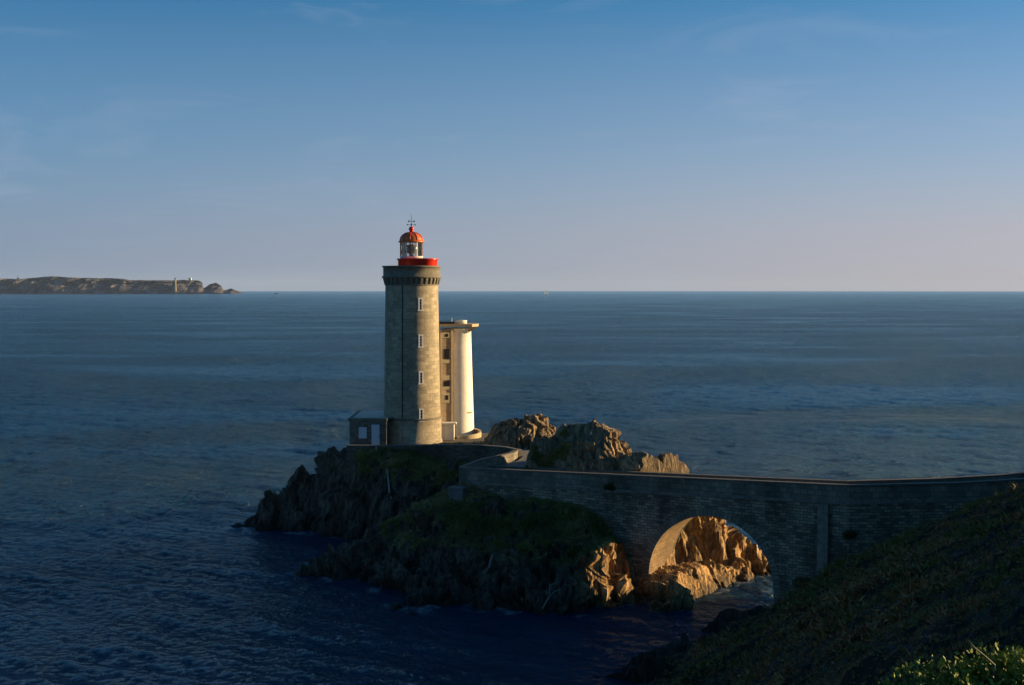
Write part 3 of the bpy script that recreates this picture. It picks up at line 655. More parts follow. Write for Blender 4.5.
oc2 = [A(487, 441, 146), A(493, 432, 146), A(501, 424, 147), A(520, 420, 148), A(540, 420, 148.5), A(555, 423, 148), A(560, 432, 147), (-3.5, 143, 8.5), (-4, 149, 7.5), (0, 141.4, 8.7), (5, 140, 8.6), (8, 143, 8), (9, 149, 6), (4, 156, 6), (-1, 155, 7),
       A(505, 440, 143), A(530, 438, 143), A(550, 438, 143)]
rock2, _, _ = outcrop('rock_outcrop', oc2, (-5, 10), (139.5, 157), 53, 'low brown rock ridge between the pale concrete tower and the taller outcrop', 9.2, lambda X, Y, Z: -0.45)

# ------------------------------------------------------------------ mainland hill
ml = [(7.7, 88.5, 0), (15, 99.3, 0), (19.5, 103.6, 0), (24, 105.0, 0.2), (11, 93.5, 0), (3, 84, -3), (10, 97, -3), (15, 104, -3), (-2, 70, -3), (20.5, 107, -2.5), (26, 110, 0.5),
      A(800, 606, 96), A(870, 572, 89), A(950, 541, 82), A(1024, 519, 77),
      A(812, 586, 101.5), A(840, 564, 101.5), A(900, 554, 101.3), A(960, 536, 101.5), A(1024, 521, 102),
      A(740, 640, 91), A(700, 662, 84),
      (15.5, 50, 13.2), (18.4, 45, 15.0), (16.1, 70, 8.0), (14, 77, 5.0), (19.5, 72, 9.8), (22.5, 60, 14.2), (26.5, 96, 7.0), (31, 92, 10.0), (36, 92, 12.2),
      (0, 0, 26.2), (-4, 3, 25.6), (4, 3, 25.8), (5.2, 12, 23.7), (4.2, 13, 23.2), (6.5, 13, 23.9), (5, 15, 22.2), (4, 12, 23.4), (8, 14, 23.2), (-3, 12, 21), (14, 12, 24.2), (9, 25, 18.2), (7, 19, 20.6), (5.5, 19, 20.4), (11, 19, 21.5), (0, 25, 14), (20, 38, 18), (11, 42, 11.8), (5, 50, 4), (8, 62, 3.2), (10.5, 72, 2.6), (0, 50, 1), (-8, 30, 3), (-8, 8, 19), (-14, 15, 6),
      (2, 62, -1.5), (6, 76, -.8), (-16, 0, 18), (-24, 20, -2), (-12, 45, -4), (-30, -10, 5), (0, -20, 30), (30, -10, 31),
      (35, 40, 24), (50, 50, 30), (45, 75, 24), (60, 88, 20), (80, 70, 34), (80, 98, 17.5), (100, 52, 42), (100, 36, 35), (100, 104, 18.5), (112, 80, 32),  # unseen ridge on the right, shaped to keep the sun off the slope
      (32, 20, 25.0), (60, 20, 27), (100, 18, 32), (60, 0, 29), (100, 0, 34), (112, -20, 38), (0, -28, 32), (50, -28, 36),
      (44, 103.6, 9.5), (60, 104.5, 12), (80, 107, 16), (46, 111, 7.5), (60, 113, 8), (80, 115, 8), (40, 117, 0), (60, 120, -2), (80, 124, -3), (100, 116, 24), (112, 116, 27), (100, 124, 22), (112, 125, 24), (88, 119, 8), (100, 128, 3), (112, 128, 4), (34, 110.5, 3), (30, 114, -2)]  # outermost bluff is unseen, added to shade the right end of the bridge
def ml_veg(X, Y, Z, slope):
    n = fbm(np.stack([X, Y, Z], 2).reshape(-1, 3) * 0.4, 4, 8).reshape(X.shape)
    return np.clip(smoothstep(0.8, 2.2, Z + n) * (1 - smoothstep(1.6, 2.6, slope)), 0, 1)
def ml_flat(X, Y, P):
    seg = [(B0[0] + bn[0] * 2, B0[1] + 2.1, ZB - PAR), (E0[0], E0[1] + 2.1, ZE - PAR), (118, 112, 16)]
    d, z = dist_poly(X, Y, seg); k = 1 - smoothstep(2.3, 3.6, d); lim = z - 0.3
    Z = P[..., 2]; P[..., 2] = np.where(k > 0, np.minimum(Z, lim * k + np.maximum(Z, lim) * (1 - k)), Z)
    s = (X - A0[0]) * bd[0] + (Y - A0[1]) * bd[1]; w = (X - A0[0]) * bn[0] + (Y - A0[1]) * bn[1]
    inside = (s < sR + 0.2) & (w > -1.6) & (w < BW + 6); P[..., 2] = np.where(inside, np.minimum(P[..., 2], -1.5), P[..., 2])
    return P
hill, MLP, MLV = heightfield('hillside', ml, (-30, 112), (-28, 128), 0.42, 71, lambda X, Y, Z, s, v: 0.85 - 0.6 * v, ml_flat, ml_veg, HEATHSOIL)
tag(hill, kind='structure')

# ------------------------------------------------------------------ scattered blades and leaves
def blades(name, P, N, size, mat, parent=None, k=6, var=None, wide=0.35, up=0.7, seed=1, leaf=False):
    rg = np.random.default_rng(seed); n = len(P)
    size = np.broadcast_to(size, (n,))
    P_ = np.repeat(P, k, 0); N_ = np.repeat(N, k, 0); S = np.repeat(size, k) * rg.uniform(0.5, 1.25, n * k)
    D = rg.normal(size=(n * k, 3)); D /= np.linalg.norm(D, axis=1, keepdims=True); D = D * (1 - up) + N_ * up
    D /= np.linalg.norm(D, axis=1, keepdims=True)
    side = np.cross(D, rg.normal(size=(n * k, 3))); side /= np.linalg.norm(side, axis=1, keepdims=True) + 1e-9
    base = P_ + rg.normal(size=(n * k, 3)) * (S * 0.45)[:, None] * np.array([1, 1, 0.3 if not leaf else 1])
    w = (S * wide)[:, None]; tip = base + D * S[:, None]
    if leaf:
        midp = base + D * (S * 0.5)[:, None]
        V = np.stack([base, midp + side * w * .5, tip, midp - side * w * .5], 1).reshape(-1, 3); Fc = np.arange(len(V)).reshape(-1, 4); kk = 4
    else:
        V = np.stack([base - side * w * .5, base + side * w * .5, tip], 1).reshape(-1, 3); Fc = np.arange(len(V)).reshape(-1, 3); kk = 3
    v = np.repeat(var, k) if var is not None else np.full(n * k, 0.5)
    v = np.clip(v + rg.normal(size=n * k) * 0.13, 0, 1); v = np.repeat(v, kk)
    me = raw_mesh(name, V, Fc, False, {'var': v})
    return link(name, me, mat, parent)
def sample_surface(P, veg, n, seed, cond=None, thr=0.5):
    rg = np.random.default_rng(seed); nx, ny = veg.shape
    a, b = P[1:, :-1] - P[:-1, :-1], P[:-1, 1:] - P[:-1, :-1]
    Nn = np.cross(a, b); Ar = np.linalg.norm(Nn, axis=2); Nn = Nn / (Ar[..., None] + 1e-9)
    w = Ar * (veg[:-1, :-1] > thr)
    if cond is not None: w = w * cond(P[:-1, :-1, 0], P[:-1, :-1, 1], P[:-1, :-1, 2])
    w = w.ravel(); cdf = np.cumsum(w); idx = np.searchsorted(cdf, rg.uniform(0, cdf[-1], n))
    i, j = np.unravel_index(np.clip(idx, 0, len(w) - 1), Ar.shape); u, v = rg.uniform(size=n), rg.uniform(size=n)
    pts = P[i, j] + a[i, j] * u[:, None] + b[i, j] * v[:, None]
    return pts, Nn[i, j]
# heath and bracken on the near slope, only where the picture or a step aside can see it; nearer plants get more, smaller leaves
def vis(X, Y, Z): return ((X / np.maximum(Y, 1) < 0.62) & (X / np.maximum(Y, 1) > -0.1) & (Y > 22)).astype(float) / np.maximum(Y, 22) ** 1.1
hp, hn = sample_surface(MLP, MLV, 52000, 5, vis, 0.25)
hv = 0.56 + 0.55 * fbm(hp * 0.16, 4, 21) + 0.25 * fbm(hp * 0.8, 2, 23)
hs = (0.20 + 0.26 * smoothstep(0.0, 0.35, fbm(hp * 0.33, 3, 31))) * np.clip(hp[:, 1] / 75, 0.55, 1.15)
gm = (fbm(hp * 0.12 + 5, 3, 41) + np.clip((12 - hp[:, 0]) / 12, -0.4, 0.6)) > 0.5
tag(blades('heath', hp[~gm], hn[~gm], hs[~gm], HEATHLEAF, k=9, var=hv[~gm], wide=0.35, up=0.45, seed=2), 'dark brown and green heath and bracken covering the shaded foreground slope', 'heath', kind='stuff')
tag(blades('grass', hp[gm], hn[gm], hs[gm] * .9, GRASSLEAF, k=9, var=hv[gm] * .8, wide=0.2, up=0.6, seed=3), 'dark green grass among the heath on the foreground slope', 'grass', kind='stuff')
ip, inn = sample_surface(ISP, ISV, 26000, 9, lambda X, Y, Z: (Y < 148) * 1.0, 0.45)
iv = 0.56 + 0.95 * fbm(ip * 0.35, 4, 51)
tag(blades('turf', ip, inn, 0.20 + 0.16 * (fbm(ip * .6, 2, 15) > 0.1), GRASSLEAF, k=7, var=iv, wide=0.3, up=0.6, seed=4), 'dark green turf on the shaded slopes of the lighthouse islet below the bridge wall', 'grass', kind='stuff')
rp_, rn_ = sample_surface(R1P, R1V, 2600, 19, lambda X, Y, Z: (Z > 9.3) * 1.0, 0.5)
tag(blades('turf', rp_, rn_, 0.18, GRASSLEAF, k=6, var=0.5 + 0.5 * fbm(rp_ * .5, 3, 3), wide=0.3, up=0.6, seed=5), 'green turf patches on the left shoulder of the tall jagged outcrop', 'grass', kind='stuff')

def hill_z(x, y):
    i = int(np.clip(round((x + 30) / 0.42), 0, MLP.shape[0] - 1)); j = int(np.clip(round((y + 28) / 0.42), 0, MLP.shape[1] - 1)); return float(MLP[i, j, 2])
def shrub(name, c, r, n, size, mat, label, cat='shrub', seed=1, group=None, wide=0.5, var0=0.3, gain=0.5, squash=0.8, lobes=5):
    rg = np.random.default_rng(seed); root = empty(name, (c[0], c[1], c[2]))
    tag(root, label, cat, group)
    m = MB()
    cen = []
    for k in range(lobes):
        a = rg.uniform(0, 6.28); d = r * 0.55 * rg.uniform(0.2, 1); cc = (c[0] + d * math.cos(a), c[1] + d * math.sin(a), c[2] + r * squash * rg.uniform(0.35, 0.75))
        cen.append((cc, r * rg.uniform(0.4, 0.62)))
        m.tube([(c[0], c[1], c[2] - 0.15), ((c[0] + cc[0]) / 2 + .05, (c[1] + cc[1]) / 2, (c[2] + cc[2]) / 2), cc], r * 0.05, 5, r * 0.015)
    m.build('stem', BARK, root)
    pts, var = [], []
    for k in range(n):
        cc, rr = cen[rg.integers(len(cen))]; d = rg.normal(size=3); d /= np.linalg.norm(d); q = rr * rg.uniform(0.55, 1.0) ** 0.6
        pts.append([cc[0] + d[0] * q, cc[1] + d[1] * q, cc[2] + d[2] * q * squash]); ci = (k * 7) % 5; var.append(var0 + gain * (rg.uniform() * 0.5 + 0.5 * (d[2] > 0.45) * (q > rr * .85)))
    pts = np.array(pts); nn = pts - np.array([c[0], c[1], c[2] - r * .3]); nn /= np.linalg.norm(nn, axis=1, keepdims=True)
    blades('foliage', pts, nn, size, mat, root, k=5, var=np.array(var), wide=wide, up=0.55, seed=seed + 1, leaf=True)
    return root

# ------------------------------------------------------------------ the bridge
bridge = empty('stone_bridge', (*bp_(sC), 0)); tag(bridge, 'long stone road bridge with one round arch and solid parapets joining islet and hillside', 'bridge')
def arch_z(s):
    d = AR * AR - (s - sC) ** 2
    return zc + math.sqrt(d) if d > 0 else -1.5
def bridge_body():
    m = MB(); ss = list(np.arange(0, sL - .01, 0.8)) + [sL]
    na = 40
    ss += [sC - AR * math.cos(math.pi * k / na) for k in range(1, na)] + [sR]
    ss += list(np.arange(sR + 0.6, BL, 0.8)) + [BL]
    deck = lambda s: ztop(s) - PAR
    rows = []
    def bot(s): return -1.5 if (s <= sL + 1e-6 or s >= sR - 1e-6) else arch_z(s)
    for w, flip in ((0, False), (BW, True)):
        for a, b in zip(ss[:-1], ss[1:]):
            za, zb = bot(a), bot(b)
            if abs(a - sL) < 1e-6: za = zc
            if abs(b - sR) < 1e-6: zb = zc
            if b <= sL + 1e-6 or a >= sR - 1e-6: za = zb = -1.5
            pa, pb = bp_(a, w), bp_(b, w)
            q = [(*pa, za), (*pb, zb), (*pb, deck(b)), (*pa, deck(a))]; uv = [(a, za), (b, zb), (b, deck(b)), (a, deck(a))]
            if flip: q = q[::-1]; uv = uv[::-1]
            m.quad(q, uv)
    # close ends
    for s in (0, ):
        m.quad([(*bp_(s, BW), -1.5), (*bp_(s, 0), -1.5), (*bp_(s, 0), deck(s)), (*bp_(s, BW), deck(s))], [(0, 0), (BW, 0), (BW, 10), (0, 10)])
    m.build('spandrel_wall', BRIDGE, bridge)
    # barrel of the arch with the inner faces of the two piers
    m = MB(); prof = [(sL, -1.5), (sL, zc)] + [(sC - AR * math.cos(math.pi * k / na), zc + AR * math.sin(math.pi * k / na)) for k in range(1, na)] + [(sR, zc), (sR, -1.5)]
    u = 0
    for (a, za), (b, zb) in zip(prof[:-1], prof[1:]):
        d = math.hypot(b - a, zb - za)
        m.quad([(*bp_(a, 0.002), za), (*bp_(a, BW - .002), za), (*bp_(b, BW - .002), zb), (*bp_(b, 0.002), zb)], [(0, u), (BW, u), (BW, u + d), (0, u + d)], smooth=False); u += d
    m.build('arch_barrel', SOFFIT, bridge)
    # ring of voussoirs, proud of the wall
    for w0, w1 in ((-0.07, 0.10), (BW - 0.10, BW + 0.07)):
        m = MB(); T = 0.62
        prof2 = [(180 - 180 * k / na) for k in range(na + 1)]
        for k in range(na):
            t0, t1 = R(180 - 180 * k / na), R(180 - 180 * (k + 1) / na)
            def pt(t, r, w): return (*bp_(sC + r * math.cos(t), w), zc + r * math.sin(t))
            u0, u1 = AR * (math.pi - t0), AR * (math.pi - t1)
            ri, ro = AR - 0.03, AR + T
            m.quad([pt(t0, ri, w0), pt(t1, ri, w0), pt(t1, ro, w0), pt(t0, ro, w0)], [(u0, 0.1), (u1, 0.1), (u1, 1.9), (u0, 1.9)])
            m.quad([pt(t1, ri, w1), pt(t0, ri, w1), pt(t0, ro, w1), pt(t1, ro, w1)], [(u0, 0.1), (u1, 0.1), (u1, 1.9), (u0, 1.9)])
            m.quad([pt(t0, ro, w0), pt(t1, ro, w0), pt(t1, ro, w1), pt(t0, ro, w1)], [(u0, 0.1), (u1, 0.1), (u1, .3), (u0, .3)])
            m.quad([pt(t1, ri, w0), pt(t0, ri, w0), pt(t0, ri, w1), pt(t1, ri, w1)], [(u0, 0.1), (u1, 0.1), (u1, .3), (u0, .3)])
        m.build('arch_ring', ARCHST, bridge)
bridge_body()
nearline = [(*bp_(s), ztop(s)) for s in (0, BL * .25, BL * .5, BL * .75, BL)] + [(38, 105.2, zy(482.5, 105.2)), (44, 105.6, zy(478.5, 105.6)), (58, 106.4, 12.9), (*E0, ZE)]
# the stretch on the hillside side
m = MB(); wall_strip(m, nearline[4:], 0.0, BW, -1.0, [p[2] - PAR for p in nearline[4:]]); m.build('approach_wall', BRIDGE, bridge)
m = MB(); wall_strip(m, nearline, -0.10, 0.14, [p[2] - PAR - 0.10 for p in nearline], [p[2] - PAR + 0.16 for p in nearline]); m.build('string_course', STRING, bridge)
m = MB(); wall_strip(m, nearline, 0.02, 0.42, [p[2] - PAR + 0.161 for p in nearline], [p[2] - 0.14 for p in nearline]); m.build('parapet', PARAPET, bridge)
m = MB(); wall_strip(m, nearline, -0.06, 0.50, [p[2] - 0.139 for p in nearline], [p[2] for p in nearline]); m.build('coping', COPING, bridge)
farl = [(p[0], p[1], p[2] - 0.42) for p in nearline]
m = MB(); wall_strip(m, farl[0:], BW - 0.42, BW - 0.04, [p[2] + .42 - PAR - 0.2 for p in farl], [p[2] - 0.12 for p in farl]); m.build('parapet', PARAPET, bridge)
m = MB(); wall_strip(m, farl[0:], BW - 0.48, BW + 0.03, [p[2] - 0.119 for p in farl], [p[2] for p in farl]); m.build('coping', COPING, bridge)
sB = on_bridge(826)
m = MB(); a_ = bp_(sB, -0.22); m.box((a_[0], a_[1], (ztop(sB) - PAR) / 2 - 0.7), (0.95, 0.5, ztop(sB) - PAR + 1.1), math.atan2(bd[1], bd[0]), taper=0.92); m.build('buttress', simple('buttress stone', (0.20, 0.18, 0.145), 0.85, 0.35, 2.5, streak=0.4), bridge)
# wall that turns back from the bridge end round the gully
turn = [(0.65, 136.3, 10.25), (0.1, 134.0, 10.25), (-1.3, 131.6, 10.25), (-3.3, 127.8, 10.3), (-4.75, 124.9, ZA), (A0[0] + .02, A0[1] + .02, ZA)]
gul = empty('road_wall', (-2.5, 130, 8)); tag(gul, 'curved low stone wall along the road bend beside the dark gully', 'wall')
m = MB(); wall_strip(m, turn, -0.42, 0.0, 4.5, [p[2] - 0.14 for p in turn]); m.build('masonry', PARAPET, gul)
m = MB(); wall_strip(m, turn, -0.48, 0.06, [p[2] - 0.139 for p in turn], [p[2] for p in turn]); m.build('coping', COPING, gul)
# road surface
def road():
    m = MB()
    L = [bp_(BL, 0.42), bp_(BL * .5, 0.42), bp_(0.6, 0.42), (-4.3, 125.2), (-2.8, 127.9), (-0.9, 131.6), (0.6, 134.0), (1.2, 136.4), (0.2, 139.0), (-3.2, 142)]
    Q = [bp_(BL, BW - .42), bp_(BL * .5, BW - .42), bp_(4.5, BW - .42), bp_(3, BW - .42), (3.2, 127.5), (4.0, 130.2), (5.2, 134.0), (6.0, 137.2), (6.4, 141.0), (3.0, 146.2)]
    Z = [ZB - PAR + .05, ztop(BL / 2) - PAR + .05, ZA - PAR + .1, ZA - PAR + .2, 9.12, 9.25, 9.38, 9.5, 9.58, 9.6]
    for i in range(len(L) - 1): m.quad([(*Q[i], Z[i]), (*Q[i + 1], Z[i + 1]), (*L[i + 1], Z[i + 1]), (*L[i], Z[i])][::-1])
    e = nearline[4:]; Lq, Qq = ribbon_poly(e, 0.42, BW - .42)
    for i in range(len(e) - 1):
        m.quad([(*Qq[i], e[i][2] - PAR + .05), (*Qq[i + 1], e[i + 1][2] - PAR + .05), (*Lq[i + 1], e[i + 1][2] - PAR + .05), (*Lq[i], e[i][2] - PAR + .05)])
    o = m.build('road', ROAD); tag(o, kind='structure')
road()

# ------------------------------------------------------------------ terrace
ter = empty('lighthouse_terrace', (-10, 143, 8)); tag(ter, 'dark stone terrace with a long retaining wall under the lighthouse', 'terrace')
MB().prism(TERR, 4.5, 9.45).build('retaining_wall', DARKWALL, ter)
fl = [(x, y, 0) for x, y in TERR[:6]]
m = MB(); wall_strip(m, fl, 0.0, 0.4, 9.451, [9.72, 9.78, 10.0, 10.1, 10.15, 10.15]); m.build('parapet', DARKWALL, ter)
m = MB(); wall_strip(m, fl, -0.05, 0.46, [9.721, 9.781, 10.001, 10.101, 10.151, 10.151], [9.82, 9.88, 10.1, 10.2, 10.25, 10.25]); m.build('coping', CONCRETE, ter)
m = MB(); m.tube([(-15.6, 142.95, 9.7), (-15.6, 142.9, 8.4), (-15.6, 142.9, 7.0)], 0.07, 8); m.build('downpipe', PIPE, ter)

# ------------------------------------------------------------------ the lighthouse
TY = 150.0; TX = xx(412, TY); ts = TY / F / CP
zt = lambda py: zy(py, TY)
GZ = 9.45
light = empty('lighthouse', (TX, TY, GZ)); tag(light, 'tall round granite lighthouse with a red gallery and red domed lantern', 'lighthouse')
r0, r1 = 29.2 * ts, 26.3 * ts
zl = zt(418); zg = zt(285.5); zcor = zt(278)
MB().lathe(TX, TY, [(r0 * 1.035, GZ), (r0 * 1.02, GZ + .35), (r0 * 1.0, GZ + .4), (r0 * 0.995, zl)], 64, cap=False).build('plinth', TOWER, light)
MB().lathe(TX, TY, [(r0 * 0.99, zl), (r0 * 1.02, zl + .02), (r0 * 1.02, zl + .2), (r0 * 0.975, zl + .24)], 64, cap=False).build('ledge', CORNICE, light)
prof = [(r0 * 0.972 + (r1 - r0 * 0.972) * (t ** 0.85), zl + .2 + (zg - zl - .2) * t) for t in np.linspace(0, 1, 12)]
MB().lathe(TX, TY, prof, 64, cap=False).build('shaft', TOWER, light)
MB().lathe(TX, TY, [(r1, zg), (r1 * 1.03, zg + .02), (r1 * 1.03, zg + .14), (r1 * 1.0, zg + .16), (r1, zcor + .1)], 64, cap=False).build('necking', CORNICE, light)
rg_ = 28.8 * ts
MB().lathe(TX, TY, [(r1 * .98, zcor), (rg_ * 1.025, zcor), (rg_ * 1.025, zcor + .22), (rg_ * 0.985, zcor + .26), (rg_ * 0.985, zt(267.5)), (rg_ * 1.02, zt(267.4)), (rg_ * 1.02, zt(266)), (rg_ * 0.92, zt(266)), (rg_ * 0.92, zt(270)), (0.01, zt(270))], 64, cap=False).build('gallery', CORNICE, light)
cb = None
for k in range(32):
    a = 2 * math.pi * k / 32 + 0.05
    if cb is None:
        m = MB(); w = 0.30; d0, d1 = r1 - 0.1, rg_ * 0.99; zb_, zt_ = zg + .10, zcor - .002
        # stepped bracket in local coordinates: x radial
        pts = [(d0, zb_), (r1 + .10, zb_), (r1 + 0.17, zb_ + .28), ((r1 + d1) / 2 + .06, zb_ + .40), (d1, zt_ - .2), (d1, zt_), (d0, zt_)]
        Lf = [m.bm.verts.new((x, -w / 2, z - GZ)) for x, z in pts]; Rt = [m.bm.verts.new((x, w / 2, z - GZ)) for x, z in pts]
        m.face(Lf[::1]); m.face(Rt[::-1])
        for i in range(len(pts)): j = (i + 1) % len(pts); m.face([Lf[j], Lf[i], Rt[i], Rt[j]])
        me = bpy.data.meshes.new('corbel'); m.bm.to_mesh(me); m.bm.free(); me.materials.append(CORNICE); cb = me
    o = bpy.data.objects.new('corbel', cb); COL.objects.link(o); o.parent = light; o.rotation_euler = (0, 0, a)
# windows up the shaft
wa = math.atan2(-TY, -TX) + math.asin(8.6 / 27.6)
def rad_at(z): 
    t = (z - zl) / (zg - zl); return r0 * 0.972 + (r1 - r0 * 0.972) * max(0, t) ** 0.85
for py in (304, 340, 376, 412.5):
    z = zt(py); rr = rad_at(z); dx, dy = math.cos(wa), math.sin(wa); ang = wa + math.pi / 2
    c = lambda off, dz=0: (TX + dx * (rr + off), TY + dy * (rr + off), z + dz)
    m = MB(); W, H = 0.56, 1.28
    for sx in (-1, 1): m.box((c(0.02)[0] + sx * math.cos(ang) * (W / 2 - .08), c(0.02)[1] + sx * math.sin(ang) * (W / 2 - .08), z), (0.16, 0.16, H), ang)
    m.box(c(0.02, H / 2 + .05), (W + .04, 0.16, 0.16), ang); m.box(c(0.03, -H / 2 - .06), (W + .14, 0.2, 0.16), ang)
    fr = m.build('window', WHITE, light)
    m = MB(); m.box(c(-0.02), (W - .3, 0.1, H), ang); p = m.build('pane', DARK, fr)
    for dz in (-.32, 0, .32):
        m = MB(); m.box(c(0.045, dz), (W - .31, 0.03, 0.05), ang); m.build('glazing_bar', WHITE, fr)
# lightning conductor
ca = math.atan2(-TY, -TX) - math.asin(9.5 / 28)
m = MB(); m.tube([(TX + math.cos(ca) * (rad_at(z) + .05), TY + math.sin(ca) * (rad_at(z) + .05), z) for z in np.linspace(zl + .3, zg, 10)], 0.06, 6); m.build('conductor', IRON, light)
m = MB(); m.tube([(TX + math.cos(ca) * (r0 + .06), TY + math.sin(ca) * (r0 + .06), z) for z in (GZ + .4, zl - .1)], 0.045, 6); m.build('downpipe', PIPE, light)
# red gallery drum, oval in plan, with a flared lip
def oval(m, x0, x1, ry, prof, n=56):
    cx = (x0 + x1) / 2; hl = (x1 - x0) / 2 - ry
    rings = []
    for dr, z in prof:
        ring = []
        for i in range(n):
            a = 2 * math.pi * i / n; c_, s_ = math.cos(a), math.sin(a)
            ring.append(m.bm.verts.new((cx + (hl if c_ > 0 else -hl) + (ry + dr) * c_, TY + (ry + dr) * s_, z)))
        rings.append(ring)
    for k in range(len(prof) - 1):
        for i in range(n): m.face([rings[k][i], rings[k][(i + 1) % n], rings[k + 1][(i + 1) % n], rings[k + 1][i]], smooth=True)
    m.face(rings[-1])
m = MB(); oval(m, xx(398.3, TY), xx(437.6, TY), 1.72, [(0, zt(269.5)), (0, zt(260.6)), (0.02, zt(260.5)), (0.12, zt(259.6)), (0.12, zt(258.6)), (-0.06, zt(258.5)), (-0.06, zt(260)), (-.3, zt(260.1))]); m.build('red_gallery_wall', RED, light)
LX = xx(411.8, TY)
lan = MB().lathe(LX, TY, [(1.32, zt(260.1)), (1.36, zt(257.2)), (1.40, zt(257.0)), (1.40, zt(256.4)), (0.6, zt(256.3))], 24).build('lantern_base', WHITE, light)
MB().lathe(LX, TY, [(1.30, zt(256.3)), (1.30, zt(242.4))], 24, cap=False).build('lantern_glass', GLASS, light)
for k in range(10):
    a = 2 * math.pi * k / 10 + 0.28
    MB().box((LX + 1.335 * math.cos(a), TY + 1.335 * math.sin(a), (zt(256.3) + zt(242.3)) / 2), (0.09, 0.13, zt(242.3) - zt(256.3)), a).build('mullion', RUST if k % 2 else WHITE, light)
op = MB().lathe(LX, TY, [(0.25, zt(256.2)), (0.28, zt(254)), (0.55, zt(252.8)), (0.68, zt(250.5)), (0.70, zt(249)), (0.66, zt(247.2)), (0.48, zt(245)), (0.15, zt(244.3))], 20).build('lens', OPTIC, light)
m = MB(); m.lathe(LX, TY, [(0.28, zt(256.2)), (0.20, zt(249)), (0.12, zt(245))], 12)
for a in np.arange(0, 6.2, 1.047): m.tube([(LX + .72 * math.cos(a), TY + .72 * math.sin(a), zt(253)), (LX + .74 * math.cos(a), TY + .74 * math.sin(a), zt(249)), (LX + .5 * math.cos(a), TY + .5 * math.sin(a), zt(244.8))], 0.035, 6)
m.build('lens_frame', IRON, op)
m = MB(); pr_ = [(1.55, zt(242.4)), (1.56, zt(241.2)), (1.44, zt(240.9))]
for t in np.linspace(0, 1, 9)[:]: pr_.append((1.40 * math.cos(t * 1.42), zt(240.7) + (zt(232.3) - zt(240.7)) * math.sin(t * 1.5)))
m.lathe(LX, TY, pr_, 40); dome = m.build('dome', DOME, light)
for k in range(10):
    a = 2 * math.pi * k / 10 + 0.28; m = MB()
    m.tube([(LX + 1.42 * math.cos(t * 1.40) * math.cos(a), TY + 1.42 * math.cos(t * 1.40) * math.sin(a), zt(240.7) + (zt(232.2) - zt(240.7)) * math.sin(t * 1.5)) for t in np.linspace(0, 1, 8)], 0.04, 6); m.build('rib', RED, dome)
MB().lathe(LX, TY, [(0.26, zt(233)), (0.22, zt(230.6)), (0.30, zt(230)), (0.33, zt(228.6)), (0.26, zt(227.4)), (0.10, zt(226.5)), (0.03, zt(225.9))], 20).build('finial', RED, dome)
m = MB(); m.tube([(LX, TY, zt(227)), (LX, TY, zt(214.5))], 0.035, 6, 0.02)
za_ = zt(224.7)
for a in (0.15, 0.15 + math.pi / 2):
    c_, s_ = math.cos(a), math.sin(a); m.tube([(LX - .46 * c_, TY - .46 * s_, za_), (LX + .46 * c_, TY + .46 * s_, za_)], 0.02, 6)
    for q in (-1, 1): m.sphere((LX + q * .46 * c_, TY + q * .46 * s_, za_), 0.085, 8)
zb_ = zt(221.3); m.tube([(LX - .38, TY, zb_ + .03), (LX + .42, TY, zb_ - .03)], 0.028, 6)
for sx, w in ((-1, 0.3), (1, 0.2)):
    m.quad([(LX + sx * .16, TY - .01, zb_), (LX + sx * .42, TY - .01, zb_ + .15), (LX + sx * .36, TY - .01, zb_), (LX + sx * .42, TY - .01, zb_ - .15)])
    m.quad([(LX + sx * .16, TY + .01, zb_), (LX + sx * .42, TY + .01, zb_ - .15), (LX + sx * .36, TY + .01, zb_), (LX + sx * .42, TY + .01, zb_ + .15)])
m.sphere((LX, TY, zt(219.3)), 0.06, 8)
m.build('weather_vane', IRON, light)

# ------------------------------------------------------------------ keeper's annex at the left foot
AY = 148.0
ann = empty('annex_building', (xx(367, AY), AY, GZ)); tag(ann, 'small dark stone annex with flat roof at the left foot of the lighthouse', 'building')
x0, x1 = xx(349.0, 145.6), xx(386, 145.6); yf, yb = 145.6, 155.0; zr = zy(418.5, yf)
m = MB(); m.prism([(x0, yf), (x1, yf), (x1 + .6, yb), (x0, yb)], GZ, zr - .25); m.build('wall', masonry('annex stone', (0.09, 0.085, 0.075), (0.21, 0.19, 0.155), (0.10, 0.09, 0.08), 0.5, 0.28, 0.02, 0.3, 0.03), ann)
m = MB(); m.prism([(x0 - .15, yf - .12), (x1 + .1, yf - .12), (x1 + .6, yb + .1), (x0 - .15, yb + .1)], zr - .249, zr); m.build('cornice', CORNICE, ann)
# shallow vaulted zinc roof set back on the flat top
m = MB(); n_ = 16
xr0, xr1 = x0 + .35, x1 + .55
for i in range(n_):
    a, b_ = math.pi * i / n_, math.pi * (i + 1) / n_
    f = lambda t: (yf + .5 + (yb - yf - .8) * (1 - math.cos(t)) / 2, zr + 0.10 * math.sin(t) ** .7)
    (ya, za1), (yb1, zb1) = f(a), f(b_); k0 = .62
    m.quad([(xr0, ya, zr + (za1 - zr) * k0), (xr1, ya, za1), (xr1, yb1, zb1), (xr0, yb1, zr + (zb1 - zr) * k0)], smooth=True)
    m.quad([(xr0, ya, zr), (xr0, ya, zr + (za1 - zr) * k0), (xr0, yb1, zr + (zb1 - zr) * k0), (xr0, yb1, zr)])
m.build('roof', ZINC, ann)
wx = (xx(358.2, yf) + xx(366.3, yf)) / 2; dxx = (xx(371, yf) + xx(379.2, yf)) / 2
zw0, zw1 = zy(438.3, yf), zy(427.2, yf)
m = MB(); m.box((wx, yf - .03, (zw0 + zw1) / 2), (0.92, .1, zw1 - zw0)); w_ = m.build('window', SHUTTER, ann)
m = MB(); m.box((wx, yf - .06, zw0 - .07), (1.1, .22, .12)); m.build('sill', CORNICE, w_)
